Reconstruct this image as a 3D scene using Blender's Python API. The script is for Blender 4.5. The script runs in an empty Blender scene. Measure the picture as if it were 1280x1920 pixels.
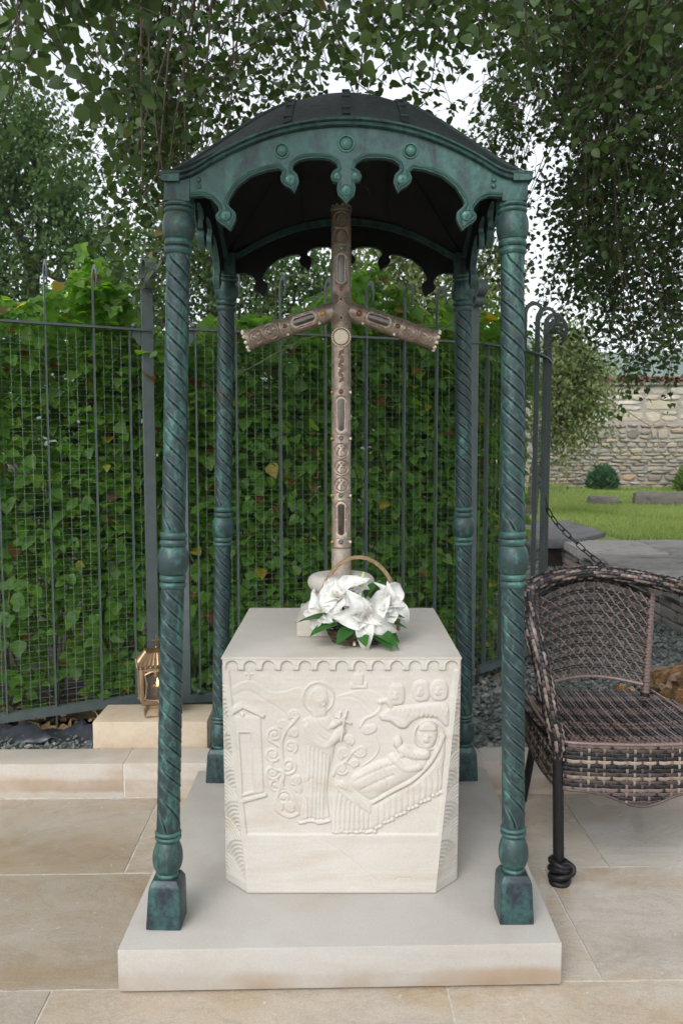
import bpy, bmesh, math, random
import numpy as np
from mathutils import Vector, Matrix

C = bpy.context.scene.collection
S = bpy.context.scene
R = math.radians
PI = math.pi
random.seed(7)
rng = np.random.default_rng(11)

# ------------------------------------------------------------------ camera, sky, sun, exposure
cam = bpy.data.cameras.new('camera')
cam.sensor_fit = 'VERTICAL'
cam.sensor_height = 36.0
cam.lens = 28.125
cam.clip_start = 0.05
cam.clip_end = 5000
cam.dof.use_dof = True
cam.dof.focus_distance = 2.45
cam.dof.aperture_fstop = 7.0
camo = bpy.data.objects.new('camera', cam)
C.objects.link(camo)
camo.location = (0, 0, 1.4)
camo.rotation_euler = (R(90 - 4.57), 0, 0)
S.camera = camo

SUN_EL, SUN_ROT = R(44), R(205)
w = bpy.data.worlds.new('World')
S.world = w
w.use_nodes = True
wn = w.node_tree
bg = wn.nodes['Background']
sky = wn.nodes.new('ShaderNodeTexSky')
sky.sky_type = 'NISHITA'
sky.sun_disc = False
sky.sun_elevation = SUN_EL
sky.sun_rotation = SUN_ROT
sky.altitude = 300
sky.air_density = 1.0
sky.dust_density = 3.0
sky.ozone_density = 1.0
hs = wn.nodes.new('ShaderNodeHueSaturation')      # overcast: the cloud layer takes the blue out evenly
hs.inputs['Saturation'].default_value = 0.16
hs.inputs['Value'].default_value = 1.0
wn.links.new(sky.outputs[0], hs.inputs['Color'])
wn.links.new(hs.outputs[0], bg.inputs[0])
bg.inputs[1].default_value = 0.15

sl = bpy.data.lights.new('sun', 'SUN')
sl.energy = 0.5
sl.angle = R(30)
sl.color = (1.0, 0.97, 0.92)
so = bpy.data.objects.new('sun', sl)
C.objects.link(so)
sd = Vector((math.cos(SUN_EL) * -0.42, math.cos(SUN_EL) * -0.91, math.sin(SUN_EL)))
so.rotation_euler = sd.to_track_quat('Z', 'Y').to_euler()
so.location = (-3, -6, 9)

S.view_settings.view_transform = 'Standard'
S.view_settings.look = 'None'
S.view_settings.exposure = 1.22
S.view_settings.gamma = 1.0
S.view_settings.use_curve_mapping = False
S.cycles.max_bounces = 7
S.cycles.diffuse_bounces = 4
S.cycles.glossy_bounces = 3
S.cycles.transmission_bounces = 4
S.cycles.transparent_max_bounces = 6
S.cycles.volume_bounces = 0
S.cycles.caustics_reflective = False
S.cycles.caustics_refractive = False

# ------------------------------------------------------------------ helpers
def tag(o, label=None, cat=None, group=None, kind=None):
    if label: o['label'] = label
    if cat: o['category'] = cat
    if group: o['group'] = group
    if kind: o['kind'] = kind
    return o

def empty(name, loc, label=None, cat=None, group=None):
    o = bpy.data.objects.new(name, None)
    C.objects.link(o)
    o.location = loc
    o.empty_display_size = 0.1
    return tag(o, label, cat, group)

def link(o, parent=None):
    C.objects.link(o)
    if parent is not None:
        o.parent = parent
        if parent.type == 'EMPTY':
            o.matrix_parent_inverse = Matrix.Translation(-Vector(parent.location))
    return o

def mobj(name, me, mat=None, parent=None):
    o = bpy.data.objects.new(name, me)
    if mat is not None and len(me.materials) == 0:
        for m in (mat if isinstance(mat, (list, tuple)) else [mat]):
            me.materials.append(m)
    return link(o, parent)

def mesh_arrays(name, V, F, smooth=True, col=None):
    """one mesh from numpy arrays; F is (n,3) or (n,4)"""
    V = np.asarray(V, dtype=np.float32); F = np.asarray(F, dtype=np.int32)
    me = bpy.data.meshes.new(name)
    n, k = F.shape
    me.vertices.add(len(V)); me.vertices.foreach_set('co', V.ravel())
    me.loops.add(n * k); me.loops.foreach_set('vertex_index', F.ravel())
    me.polygons.add(n)
    me.polygons.foreach_set('loop_start', np.arange(0, n * k, k, dtype=np.int32))
    me.polygons.foreach_set('loop_total', np.full(n, k, dtype=np.int32))
    me.polygons.foreach_set('use_smooth', np.full(n, bool(smooth)))
    if col is not None:
        a = me.color_attributes.new('Col', 'FLOAT_COLOR', 'POINT')
        cc = np.ones((len(V), 4), dtype=np.float32); cc[:, :3] = col
        a.data.foreach_set('color', cc.ravel())
    me.update(calc_edges=True)
    return me

class MB:
    def __init__(self):
        self.v = []; self.f = []; self.c = []
    def add(self, verts, faces, col=None):
        b = len(self.v)
        self.v.extend([tuple(p) for p in verts])
        self.f.extend([tuple(i + b for i in f) for f in faces])
        if col is not None:
            self.c.extend([col] * len(verts))
        return self
    def box(self, x0, x1, y0, y1, z0, z1, m=None):
        p = [Vector(q) for q in ((x0,y0,z0),(x1,y0,z0),(x1,y1,z0),(x0,y1,z0),(x0,y0,z1),(x1,y0,z1),(x1,y1,z1),(x0,y1,z1))]
        if m is not None: p = [m @ q for q in p]
        return self.add(p, [(0,3,2,1),(4,5,6,7),(0,1,5,4),(1,2,6,5),(2,3,7,6),(3,0,4,7)])
    def bev(self, x0, x1, y0, y1, z0, z1, r=0.005, seg=2, m=None):
        bm = bmesh.new()
        bmesh.ops.create_cube(bm, size=1.0)
        for v in bm.verts:
            v.co = Vector(((x0+x1)/2 + v.co.x*(x1-x0), (y0+y1)/2 + v.co.y*(y1-y0), (z0+z1)/2 + v.co.z*(z1-z0)))
        bmesh.ops.bevel(bm, geom=bm.edges[:], offset=r, segments=seg, profile=0.6, affect='EDGES', clamp_overlap=True)
        bm.verts.index_update()
        vs = [v.co.copy() for v in bm.verts]
        if m is not None: vs = [m @ q for q in vs]
        fs = [[v.index for v in f.verts] for f in bm.faces]
        bm.free()
        return self.add(vs, fs)
    def tube(self, path, r, sides=8, cap=True, col=None, closed=False):
        P = [Vector(p) for p in path]
        n = len(P)
        rr = r if isinstance(r, (list, tuple, np.ndarray)) else [r] * n
        vs = []; fs = []
        up = None
        for i, p in enumerate(P):
            if closed: t = (P[(i+1) % n] - P[i-1])
            else: t = (P[min(i+1, n-1)] - P[max(i-1, 0)])
            if t.length < 1e-9: t = Vector((0,0,1))
            t.normalize()
            if up is None:
                up = Vector((0,0,1)) if abs(t.z) < 0.9 else Vector((1,0,0))
            s = t.cross(up)
            if s.length < 1e-6: s = t.orthogonal()
            s.normalize(); u = s.cross(t); up = u
            for k in range(sides):
                a = 2*PI*k/sides
                vs.append(p + (s*math.cos(a) + u*math.sin(a)) * rr[i])
        m = n if closed else n-1
        for i in range(m):
            j = (i+1) % n
            for k in range(sides):
                k2 = (k+1) % sides
                fs.append((i*sides+k, j*sides+k, j*sides+k2, i*sides+k2))
        if cap and not closed:
            fs.append(tuple(range(sides))); fs.append(tuple(range(n*sides-1, (n-1)*sides-1, -1)))
        return self.add(vs, fs, col)
    def lathe(self, prof, n=32, o=(0,0,0), m=None, cap=True):
        vs = []; fs = []
        for (r, z) in prof:
            for k in range(n):
                a = 2*PI*k/n
                p = Vector((o[0]+r*math.cos(a), o[1]+r*math.sin(a), o[2]+z))
                vs.append(m @ p if m is not None else p)
        for i in range(len(prof)-1):
            for k in range(n):
                k2 = (k+1) % n
                fs.append((i*n+k, i*n+k2, (i+1)*n+k2, (i+1)*n+k))
        if cap:
            fs.append(tuple(range(n-1, -1, -1))); fs.append(tuple(range((len(prof)-1)*n, len(prof)*n)))
        return self.add(vs, fs)
    def ball(self, c, r, sub=2, sc=(1,1,1), m=None, col=None):
        bm = bmesh.new()
        bmesh.ops.create_icosphere(bm, subdivisions=sub, radius=1.0)
        bm.verts.index_update()
        vs = []
        for v in bm.verts:
            q = Vector((v.co.x*sc[0]*r, v.co.y*sc[1]*r, v.co.z*sc[2]*r))
            if m is not None: q = m @ q
            vs.append(q + Vector(c))
        fs = [[v.index for v in f.verts] for f in bm.faces]
        bm.free()
        return self.add(vs, fs, col)
    def plate(self, poly, thick, M4):
        """outline (u, v) extruded by thick along local w, placed by the matrix M4 (u, w, v axes)"""
        n = len(poly)
        vs = [M4 @ Vector((u, -thick/2, v)) for u, v in poly] + [M4 @ Vector((u, thick/2, v)) for u, v in poly]
        fs = [tuple(range(n)), tuple(range(2*n-1, n-1, -1))]
        for i in range(n):
            j = (i+1) % n
            fs.append((i, i+n, j+n, j))
        return self.add(vs, fs)
    def strip(self, path, widths, thick, M4):
        """flat bar of varying width bent in its own plane"""
        n = len(path); L = []; Rr = []
        for i in range(n):
            a = Vector(path[max(i-1,0)]); b = Vector(path[min(i+1,n-1)])
            t = (b-a).normalized(); nn = Vector((-t.y, t.x)); p = Vector(path[i])
            wd = widths[i]/2 if hasattr(widths, '__len__') else widths/2
            L.append(p + nn*wd); Rr.append(p - nn*wd)
        vs = []; fs = []
        for i in range(n):
            for (q, sgn) in ((L[i],-1),(Rr[i],-1),(Rr[i],1),(L[i],1)):
                vs.append(M4 @ Vector((q.x, sgn*thick/2, q.y)))
        for i in range(n-1):
            for k in range(4):
                k2 = (k+1) % 4
                fs.append((i*4+k, i*4+k2, (i+1)*4+k2, (i+1)*4+k))
        fs.append((3,2,1,0)); e = (n-1)*4; fs.append((e,e+1,e+2,e+3))
        return self.add(vs, fs)
    def mesh(self, name, smooth=True, angle=None):
        me = bpy.data.meshes.new(name)
        me.from_pydata([tuple(p) for p in self.v], [], self.f)
        if smooth:
            me.polygons.foreach_set('use_smooth', [True]*len(me.polygons))
            if angle is not None: me.set_sharp_from_angle(angle=R(angle))
        if self.c and len(self.c) == len(self.v):
            a = me.color_attributes.new('Col', 'FLOAT_COLOR', 'POINT')
            cc = np.ones((len(self.v), 4), dtype=np.float32); cc[:, :3] = np.array(self.c)
            a.data.foreach_set('color', cc.ravel())
        me.update()
        return me
    def build(self, name, mat, parent=None, smooth=True, angle=35):
        return mobj(name, self.mesh(name, smooth, angle if smooth else None), mat, parent)

def children(o): return list(o.children)

def copy_tree(o, parent=None):
    c = o.copy(); C.objects.link(c)
    if parent is not None:
        c.parent = parent; c.matrix_parent_inverse = o.matrix_parent_inverse.copy()
    for ch in children(o): copy_tree(ch, c)
    return c

def scatter(name, TV, TF, mats, locs, smooth=False):
    """many copies of one template joined into a single mesh: mats (n,3,3), locs (n,3)"""
    TV = np.asarray(TV, float); TF = np.asarray(TF, int)
    V = np.einsum('nij,kj->nki', mats, TV) + locs[:, None, :]
    F = TF[None, :, :] + (np.arange(len(locs)) * len(TV))[:, None, None]
    return mesh_arrays(name, V.reshape(-1, 3), F.reshape(-1, TF.shape[1]), smooth)

def frames(t, up, jitter=None):
    """rotation matrices with x across, y along t, z = face normal near up"""
    t = t / np.linalg.norm(t, axis=1, keepdims=True)
    x = np.cross(t, up); x /= np.linalg.norm(x, axis=1, keepdims=True) + 1e-9
    z = np.cross(x, t)
    return np.stack([x, t, z], axis=2)

def rot_z(a):
    n = len(a); m = np.zeros((n,3,3)); c, s = np.cos(a), np.sin(a)
    m[:,0,0]=c; m[:,0,1]=-s; m[:,1,0]=s; m[:,1,1]=c; m[:,2,2]=1
    return m

def rand_rot(n):
    q = rng.normal(size=(n,4)); q /= np.linalg.norm(q, axis=1, keepdims=True)
    w_, x, y, z = q.T
    return np.stack([np.stack([1-2*(y*y+z*z), 2*(x*y-z*w_), 2*(x*z+y*w_)], 1),
                     np.stack([2*(x*y+z*w_), 1-2*(x*x+z*z), 2*(y*z-x*w_)], 1),
                     np.stack([2*(x*z-y*w_), 2*(y*z+x*w_), 1-2*(x*x+y*y)], 1)], 1)

def catmull(pts, n=8, closed=False):
    P = [np.array(p, float) for p in pts]; out = []
    m = len(P)
    for i in range(m if closed else m-1):
        if closed: a, b, c, d = P[(i-1) % m], P[i], P[(i+1) % m], P[(i+2) % m]
        else: a, b, c, d = P[max(i-1,0)], P[i], P[i+1], P[min(i+2,m-1)]
        for k in range(n):
            t = k/n
            out.append(0.5*((2*b) + (-a+c)*t + (2*a-5*b+4*c-d)*t*t + (-a+3*b-3*c+d)*t**3))
    if not closed: out.append(P[-1])
    return out

# ------------------------------------------------------------------ materials
class Mat:
    def __init__(self, name):
        self.m = bpy.data.materials.new(name); self.m.use_nodes = True
        self.t = self.m.node_tree; self.b = self.t.nodes['Principled BSDF']
        self.out = self.t.nodes['Material Output']
    def n(self, typ, **kw):
        nd = self.t.nodes.new('ShaderNode' + typ)
        for k, v in kw.items(): setattr(nd, k, v)
        return nd
    def l(self, a, b): self.t.links.new(a, b)
    def coords(self, scale=(1,1,1), rnd=0.0, world=False):
        mp = self.n('Mapping'); mp.inputs['Scale'].default_value = scale
        if world: src = self.n('NewGeometry').outputs['Position']
        else: src = self.n('TexCoord').outputs['Object']
        if rnd:
            oi = self.n('ObjectInfo'); mu = self.n('Math', operation='MULTIPLY'); mu.inputs[1].default_value = rnd
            self.l(oi.outputs['Random'], mu.inputs[0])
            ad = self.n('VectorMath', operation='ADD'); self.l(src, ad.inputs[0]); self.l(mu.outputs[0], ad.inputs[1]); src = ad.outputs[0]
        self.l(src, mp.inputs['Vector'])
        return mp.outputs[0]
    def noise(self, vec, scale, detail=4, rough=0.55, dist=0.0):
        nz = self.n('TexNoise'); nz.inputs['Scale'].default_value = scale; nz.inputs['Detail'].default_value = detail
        nz.inputs['Roughness'].default_value = rough; nz.inputs['Distortion'].default_value = dist
        self.l(vec, nz.inputs['Vector']); return nz.outputs['Fac']
    def ramp(self, fac, stops):
        cr = self.n('ValToRGB'); e = cr.color_ramp.elements
        while len(e) < len(stops): e.new(0.5)
        for el, (p, c) in zip(e, stops):
            el.position = p; el.color = (*c, 1) if hasattr(c, '__len__') else (c, c, c, 1)
        self.l(fac, cr.inputs['Fac']); return cr.outputs['Color']
    def mix(self, fac, a, b, mode='MIX'):
        mx = self.n('MixRGB', blend_type=mode)
        for s, v in ((mx.inputs[0], fac), (mx.inputs[1], a), (mx.inputs[2], b)):
            if hasattr(v, 'is_linked'): self.l(v, s)
            elif hasattr(v, '__len__'): s.default_value = (*v, 1)
            else: s.default_value = v if s.name == 'Fac' else (v, v, v, 1)
        return mx.outputs[0]
    def math(self, op, a, b=0.0):
        m = self.n('Math', operation=op)
        for s, v in ((m.inputs[0], a), (m.inputs[1], b)):
            if hasattr(v, 'is_linked'): self.l(v, s)
            else: s.default_value = v
        return m.outputs[0]
    def bump(self, h, strength=0.3, dist=0.01, prev=None):
        bp = self.n('Bump'); bp.inputs['Strength'].default_value = strength; bp.inputs['Distance'].default_value = dist
        self.l(h, bp.inputs['Height'])
        if prev is not None: self.l(prev, bp.inputs['Normal'])
        return bp.outputs[0]
    def set(self, col=None, rough=None, metal=None, normal=None, spec=None):
        for nm, v in (('Base Color', col), ('Roughness', rough), ('Metallic', metal), ('Normal', normal), ('Specular IOR Level', spec)):
            if v is None: continue
            s = self.b.inputs[nm]
            if hasattr(v, 'is_linked'): self.l(v, s)
            elif hasattr(v, '__len__'): s.default_value = (*v, 1)
            else: s.default_value = v
        return self.m

def stone_mat(name, c1, c2, c3, rough=0.7, scale=3.0, bedding=1.0, rnd=0.0, bump=0.15, var=0.0, spec=0.3, stain=None):
    k = Mat(name)
    v = k.coords(rnd=rnd)
    vb = k.coords(scale=(0.7, 0.7, 5.0 if bedding else 1), rnd=rnd)
    a = k.noise(vb, scale, 5, 0.6, 0.6)
    b = k.noise(v, scale*2.6, 6, 0.6, 0.3)
    f = k.noise(v, 160, 3, 0.7)
    col = k.ramp(a, [(0.32, c1), (0.52, c2), (0.72, c3)])
    col = k.mix(k.ramp(b, [(0.42, 0.0), (0.75, 0.55)]), col, c3)
    col = k.mix(0.35, col, k.ramp(f, [(0.3, 0.78), (0.7, 1.12)]), 'MULTIPLY')
    if stain:                                        # a rusty damp mark running along the stone at one height
        sx = k.n('SeparateXYZ'); k.l(k.n('TexCoord').outputs['Object'], sx.inputs[0])
        wob = k.noise(k.coords(scale=(1,1,0.2)), 4.5, 4, 0.6)
        zz = k.math('ADD', sx.outputs['Z'], k.math('MULTIPLY', wob, -0.06))
        band = k.ramp(k.math('MULTIPLY', k.math('ADD', zz, 0.1), 4.0), [((stain[0]+0.1)*4-0.02, 0.0), ((stain[0]+0.1)*4+0.04, 1.0), ((stain[1]+0.1)*4, 0.9), ((stain[1]+0.1)*4+0.07, 0.0)])
        col = k.mix(k.math('MULTIPLY', band, k.ramp(k.noise(k.coords(), 2.2, 4, 0.6), [(0.38, 0.1), (0.6, 0.75)])), col, (0.27,0.18,0.10))
    if var:
        oi = k.n('ObjectInfo')
        col = k.mix(1.0, col, k.ramp(oi.outputs['Random'], [(0.0, 1-var), (1.0, 1+var*0.4)]), 'MULTIPLY')
    h = k.math('ADD', k.math('MULTIPLY', b, 1.0), k.math('MULTIPLY', f, 0.35))
    return k.set(col, rough, 0.0, k.bump(h, bump, 0.004), spec)

M = {}
M['limestone'] = stone_mat('pale_limestone', (0.42,0.395,0.355), (0.46,0.44,0.40), (0.385,0.345,0.29), 0.75, 2.4, 1, bump=0.12)
M['carved'] = stone_mat('carved_limestone', (0.445,0.42,0.385), (0.485,0.465,0.43), (0.42,0.375,0.32), 0.75, 2.6, 1, bump=0.2)
M['plinth'] = stone_mat('plinth_limestone', (0.35,0.335,0.31), (0.39,0.375,0.35), (0.32,0.28,0.23), 0.65, 1.7, 1, bump=0.10, stain=(-0.03, 0.012))
M['ochre_block'] = stone_mat('ochre_block_stone', (0.44,0.365,0.265), (0.50,0.43,0.34), (0.36,0.245,0.14), 0.7, 3.2, 0, bump=0.14)
M['kerb'] = stone_mat('kerb_stone', (0.40,0.365,0.32), (0.46,0.43,0.39), (0.37,0.285,0.20), 0.7, 1.8, 1, rnd=9, bump=0.14, var=0.06, stain=(-0.01, 0.035))
M['mortar'] = stone_mat('pale_mortar', (0.44,0.42,0.385), (0.54,0.52,0.48), (0.30,0.28,0.25), 0.9, 20, 0, bump=0.5)
M['rubble_mortar'] = stone_mat('rubble_mortar', (0.26,0.24,0.21), (0.31,0.285,0.25), (0.20,0.185,0.16), 0.9, 6, 0, bump=0.6)
M['ledge'] = stone_mat('weathered_grey_stone', (0.20,0.19,0.175), (0.29,0.275,0.25), (0.12,0.115,0.11), 0.85, 4, 0, rnd=7, bump=0.5, var=0.25)
M['dark_slab'] = stone_mat('dark_slab_stone', (0.075,0.075,0.08), (0.12,0.12,0.125), (0.05,0.05,0.052), 0.7, 3, 0, bump=0.3)
M['lawn_rock'] = stone_mat('lawn_rock', (0.085,0.078,0.068), (0.13,0.12,0.105), (0.055,0.05,0.045), 0.9, 5, 0, rnd=5, bump=0.6)

def paving_mat():
    k = Mat('sandstone_paving')
    v = k.coords(rnd=11)
    vs = k.coords(scale=(0.8, 1.7, 1), rnd=11)
    a = k.noise(vs, 1.5, 6, 0.62, 1.3)
    b = k.noise(v, 5.0, 6, 0.65, 0.8)
    c = k.noise(vs, 3.2, 8, 0.7, 2.2)
    f = k.noise(v, 220, 2, 0.8)
    col = k.ramp(a, [(0.30, (0.345,0.305,0.26)), (0.44, (0.41,0.37,0.32)), (0.57, (0.385,0.325,0.25)), (0.72, (0.325,0.245,0.165))])
    col = k.mix(k.ramp(b, [(0.45, 0.0), (0.7, 0.5)]), col, (0.44,0.415,0.38))
    vein = k.ramp(c, [(0.455, 1.0), (0.49, 0.82), (0.515, 1.0)])
    col = k.mix(0.8, col, vein, 'MULTIPLY')
    col = k.mix(0.5, col, k.ramp(f, [(0.25, 0.60), (0.75, 1.3)]), 'MULTIPLY')
    sp = k.noise(v, 38, 2, 0.5)
    col = k.mix(k.ramp(sp, [(0.70, 0.0), (0.76, 0.5)]), col, (0.60,0.57,0.53))
    oi = k.n('ObjectInfo')
    col = k.mix(1.0, col, k.ramp(oi.outputs['Random'], [(0.0, (0.78,0.77,0.76)), (0.35, (0.98,0.93,0.86)), (0.65, (1.0,1.0,1.0)), (1.0, (1.10,1.07,1.02))]), 'MULTIPLY')
    ro = k.ramp(k.noise(k.coords(world=True), 1.6, 4, 0.55, 0.4), [(0.40, 0.15), (0.58, 0.46)])
    h = k.math('ADD', k.math('MULTIPLY', b, 0.8), k.math('MULTIPLY', f, 0.3))
    return k.set(col, ro, 0.0, k.bump(h, 0.10, 0.006), 0.5)
M['paving'] = paving_mat()

def bronze_mat(name, dark, green, amount=0.5, rough=0.5, rust=0.3, edges=True):
    k = Mat(name)
    v = k.coords(rnd=6)
    st = k.coords(scale=(1,1,0.35), rnd=6)
    a = k.noise(st, 13, 8, 0.75, 1.0)
    b = k.noise(v, 70, 5, 0.7)
    g = k.n('NewGeometry')
    pt = k.ramp(g.outputs['Pointiness'], [(0.47, 0.0), (0.505, 0.15), (0.55, 1.0)])
    fa = k.math('ADD', k.math('MULTIPLY', a, 0.72), k.math('MULTIPLY', b, 0.28))
    wd_ = 0.0 if edges else 0.05
    m1 = k.ramp(fa, [(0.585 - wd_ - 0.22*amount, 0.0), (0.72 + wd_ - 0.22*amount, 1.0)])
    fac = k.mix(0.55, m1, pt, 'SCREEN') if edges else m1
    if edges: fac = k.mix(1.0, fac, k.ramp(g.outputs['Pointiness'], [(0.41, 0.05), (0.48, 1.0)]), 'MULTIPLY')
    base = k.ramp(b, [(0.3, dark), (0.7, tuple(c*1.6 for c in dark))])
    col = k.mix(fac, base, k.ramp(k.noise(v, 33, 4, 0.7), [(0.3, tuple(c*0.72 for c in green)), (0.7, tuple(c*1.2 for c in green))]))
    rz = k.noise(v, 9, 5, 0.7)
    col = k.mix(k.ramp(rz, [(0.60, 0.0), (0.72, rust)]), col, (0.10,0.045,0.02))
    return k.set(col, k.ramp(b, [(0.3, rough-0.12), (0.7, rough+0.12)]), 0.25, k.bump(b, 0.12, 0.002), 0.4)
M['bronze'] = bronze_mat('verdigris_bronze', (0.015,0.020,0.026), (0.062,0.175,0.145), 0.40, 0.45, 0.30)
M['bronze_flat'] = bronze_mat('brushed_verdigris_bronze', (0.017,0.023,0.030), (0.055,0.150,0.128), 0.62, 0.45, 0.25, False)
M['bronze_block'] = bronze_mat('dark_verdigris_bronze', (0.017,0.022,0.030), (0.050,0.145,0.128), 0.50, 0.42, 0.4, False)
M['bronze_bright'] = bronze_mat('bright_verdigris_bronze', (0.03,0.06,0.06), (0.085,0.22,0.185), 0.75, 0.42, 0.1)
M['shade_black'] = None
M['bronze_dark'] = bronze_mat('dark_roof_bronze', (0.010,0.012,0.014), (0.026,0.050,0.048), 0.32, 0.5, 0.2)

def plain(name, col, rough=0.5, metal=0.0, nscale=30, nvar=0.25, bump=0.05, spec=0.4):
    k = Mat(name)
    v = k.coords(rnd=4)
    a = k.noise(v, nscale, 5, 0.6)
    c = k.ramp(a, [(0.3, tuple(x*(1-nvar) for x in col)), (0.7, tuple(min(1, x*(1+nvar)) for x in col))])
    return k.set(c, rough, metal, k.bump(a, bump, 0.003), spec)
M['fence'] = plain('grey_green_fence_paint', (0.066,0.086,0.085), 0.45, 0.0, 25, 0.15, 0.04)
M['shade_black'] = plain('interior_shade_black', (0.006,0.006,0.0065), 0.6, 0.0, 20, 0.4, 0.05, 0.2)  # deep shade inside the canopy, put into the colour of the bronze
M['wire'] = plain('fence_wire', (0.16,0.175,0.165), 0.5, 0.2, 20, 0.2)
M['silver'] = plain('tarnished_silver', (0.255,0.20,0.16), 0.42, 0.55, 45, 0.4, 0.15, 0.5)
M['silver_light'] = plain('worn_silver', (0.38,0.325,0.275), 0.42, 0.5, 60, 0.25, 0.1, 0.5)
M['pearl'] = plain('pearl', (0.62,0.54,0.42), 0.3, 0.0, 30, 0.15, 0.0, 0.5)
M['ivory'] = plain('ivory_disc', (0.55,0.49,0.37), 0.45, 0.0, 40, 0.12, 0.05)
M['dark_glass'] = plain('dark_glass', (0.055,0.04,0.035), 0.12, 0.0, 60, 0.5, 0.0, 0.6)
for nm, cc in (('turquoise',(0.10,0.36,0.32)), ('carnelian',(0.26,0.045,0.02)), ('amber',(0.36,0.17,0.03)), ('blue_stone',(0.05,0.10,0.16)), ('green_stone',(0.03,0.16,0.11)), ('black_stone',(0.02,0.022,0.02)), ('pink_stone',(0.50,0.27,0.23)), ('garnet',(0.10,0.03,0.02))):
    M[nm] = plain(nm, cc, 0.2, 0.0, 40, 0.25, 0.0, 0.6)
M['brass'] = plain('brass', (0.27,0.165,0.085), 0.34, 0.8, 40, 0.2, 0.08, 0.5)
M['brass_pale'] = plain('pale_brass', (0.34,0.245,0.155), 0.34, 0.75, 40, 0.2, 0.08, 0.5)
M['wicker_dark'] = plain('dark_wicker', (0.011,0.010,0.011), 0.38, 0.0, 60, 0.3, 0.05, 0.25)
M['chain'] = plain('black_chain', (0.018,0.018,0.018), 0.4, 0.5, 60, 0.3)
M['bark'] = plain('bark', (0.06,0.05,0.042), 0.9, 0.0, 30, 0.45, 0.6)
M['twig'] = plain('twig', (0.07,0.05,0.035), 0.8, 0.0, 60, 0.3, 0.1)
M['cane'] = plain('bramble_cane', (0.11,0.115,0.05), 0.7, 0.0, 30, 0.4, 0.1)
M['wicker_pale'] = plain('basket_willow', (0.24,0.165,0.09), 0.55, 0.0, 80, 0.35, 0.2)
M['twig_dark'] = plain('basket_twigs', (0.09,0.06,0.04), 0.7, 0.0, 80, 0.35, 0.2)
M['foam'] = plain('floral_foam', (0.012,0.035,0.025), 0.7, 0.0, 80, 0.3, 0.2)
M['wax'] = plain('candle_wax', (0.55,0.38,0.18), 0.5)
M['plastic'] = plain('black_plastic_sheet', (0.03,0.033,0.042), 0.35, 0.0, 20, 0.3, 0.2)
M['soil'] = stone_mat('soil', (0.035,0.027,0.02), (0.055,0.042,0.03), (0.02,0.016,0.012), 0.95, 8, 0, bump=0.8)
M['gravel_bed'] = stone_mat('gravel_bed', (0.085,0.09,0.085), (0.12,0.125,0.118), (0.05,0.052,0.05), 0.95, 30, 0, bump=1.0)
M['lawn_soil'] = stone_mat('lawn_ground', (0.12,0.17,0.045), (0.15,0.21,0.055), (0.14,0.15,0.06), 0.95, 3, 0, bump=0.5)
M['ground'] = stone_mat('far_ground', (0.05,0.07,0.025), (0.07,0.09,0.035), (0.08,0.075,0.04), 0.95, 0.05, 0, bump=0.2)

def island_mat(name, stops, rough=0.5, trans=0.3, tcol=None, spec=0.3, bump_scale=None, scale_rnd=True):
    """colour differs from leaf to leaf (or stone to stone): the random value of each loose piece"""
    k = Mat(name)
    g = k.n('NewGeometry'); oi = k.n('ObjectInfo')
    r = k.math('FRACT', k.math('ADD', g.outputs['Random Per Island'], oi.outputs['Random']))
    col = k.ramp(r, stops)
    v = k.coords(rnd=3)
    nz = k.noise(v, bump_scale or 60, 3, 0.6)
    col = k.mix(0.6, col, k.ramp(nz, [(0.3, 0.7), (0.7, 1.2)]), 'MULTIPLY')
    k.set(col, rough, 0.0, k.bump(nz, 0.2, 0.004), spec)
    if trans > 0:
        tr = k.n('BsdfTranslucent')
        k.l(k.mix(1.0, col, tcol or (1.3,1.5,0.7), 'MULTIPLY'), tr.inputs['Color'])
        mx = k.n('MixShader'); mx.inputs[0].default_value = trans
        k.l(k.b.outputs[0], mx.inputs[1]); k.l(tr.outputs[0], mx.inputs[2]); k.l(mx.outputs[0], k.out.inputs['Surface'])
    return k.m
M['bramble_leaf'] = island_mat('bramble_leaf', [(0.0,(0.075,0.175,0.030)), (0.4,(0.125,0.26,0.038)), (0.7,(0.085,0.20,0.050)), (0.955,(0.17,0.30,0.045)), (0.972,(0.40,0.32,0.03)), (0.988,(0.16,0.07,0.03))], 0.42, 0.6, (2.4,2.3,0.5), 0.45)
M['tree_leaf'] = island_mat('poplar_leaf', [(0.0,(0.034,0.070,0.020)), (0.5,(0.052,0.098,0.026)), (0.97,(0.075,0.125,0.035)), (0.994,(0.075,0.125,0.035)), (0.998,(0.20,0.12,0.05))], 0.42, 0.30, (1.4,1.5,0.6), 0.4)
M['far_leaf'] = island_mat('far_leaf', [(0.0,(0.040,0.080,0.024)), (0.5,(0.060,0.110,0.034)), (1.0,(0.09,0.145,0.05))], 0.65, 0.35, (1.3,1.5,0.7), 0.15)
M['pale_leaf'] = island_mat('pale_leaf', [(0.0,(0.10,0.15,0.05)), (0.6,(0.15,0.20,0.07)), (1.0,(0.22,0.24,0.09))], 0.5, 0.4, (1.3,1.4,0.8), 0.35)
M['conifer'] = island_mat('conifer_sprig', [(0.0,(0.025,0.075,0.035)), (0.6,(0.04,0.105,0.05)), (1.0,(0.06,0.13,0.06))], 0.6, 0.15, None, 0.3)
M['conifer_yellow'] = island_mat('yellow_conifer_sprig', [(0.0,(0.06,0.12,0.025)), (0.6,(0.10,0.17,0.035)), (1.0,(0.15,0.21,0.05))], 0.6, 0.2, None, 0.3)
M['grass'] = island_mat('grass_blade', [(0.0,(0.17,0.24,0.065)), (0.5,(0.24,0.32,0.095)), (0.85,(0.30,0.37,0.13)), (1.0,(0.38,0.36,0.18))], 0.6, 0.4, (1.3,1.4,0.6), 0.25)
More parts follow.
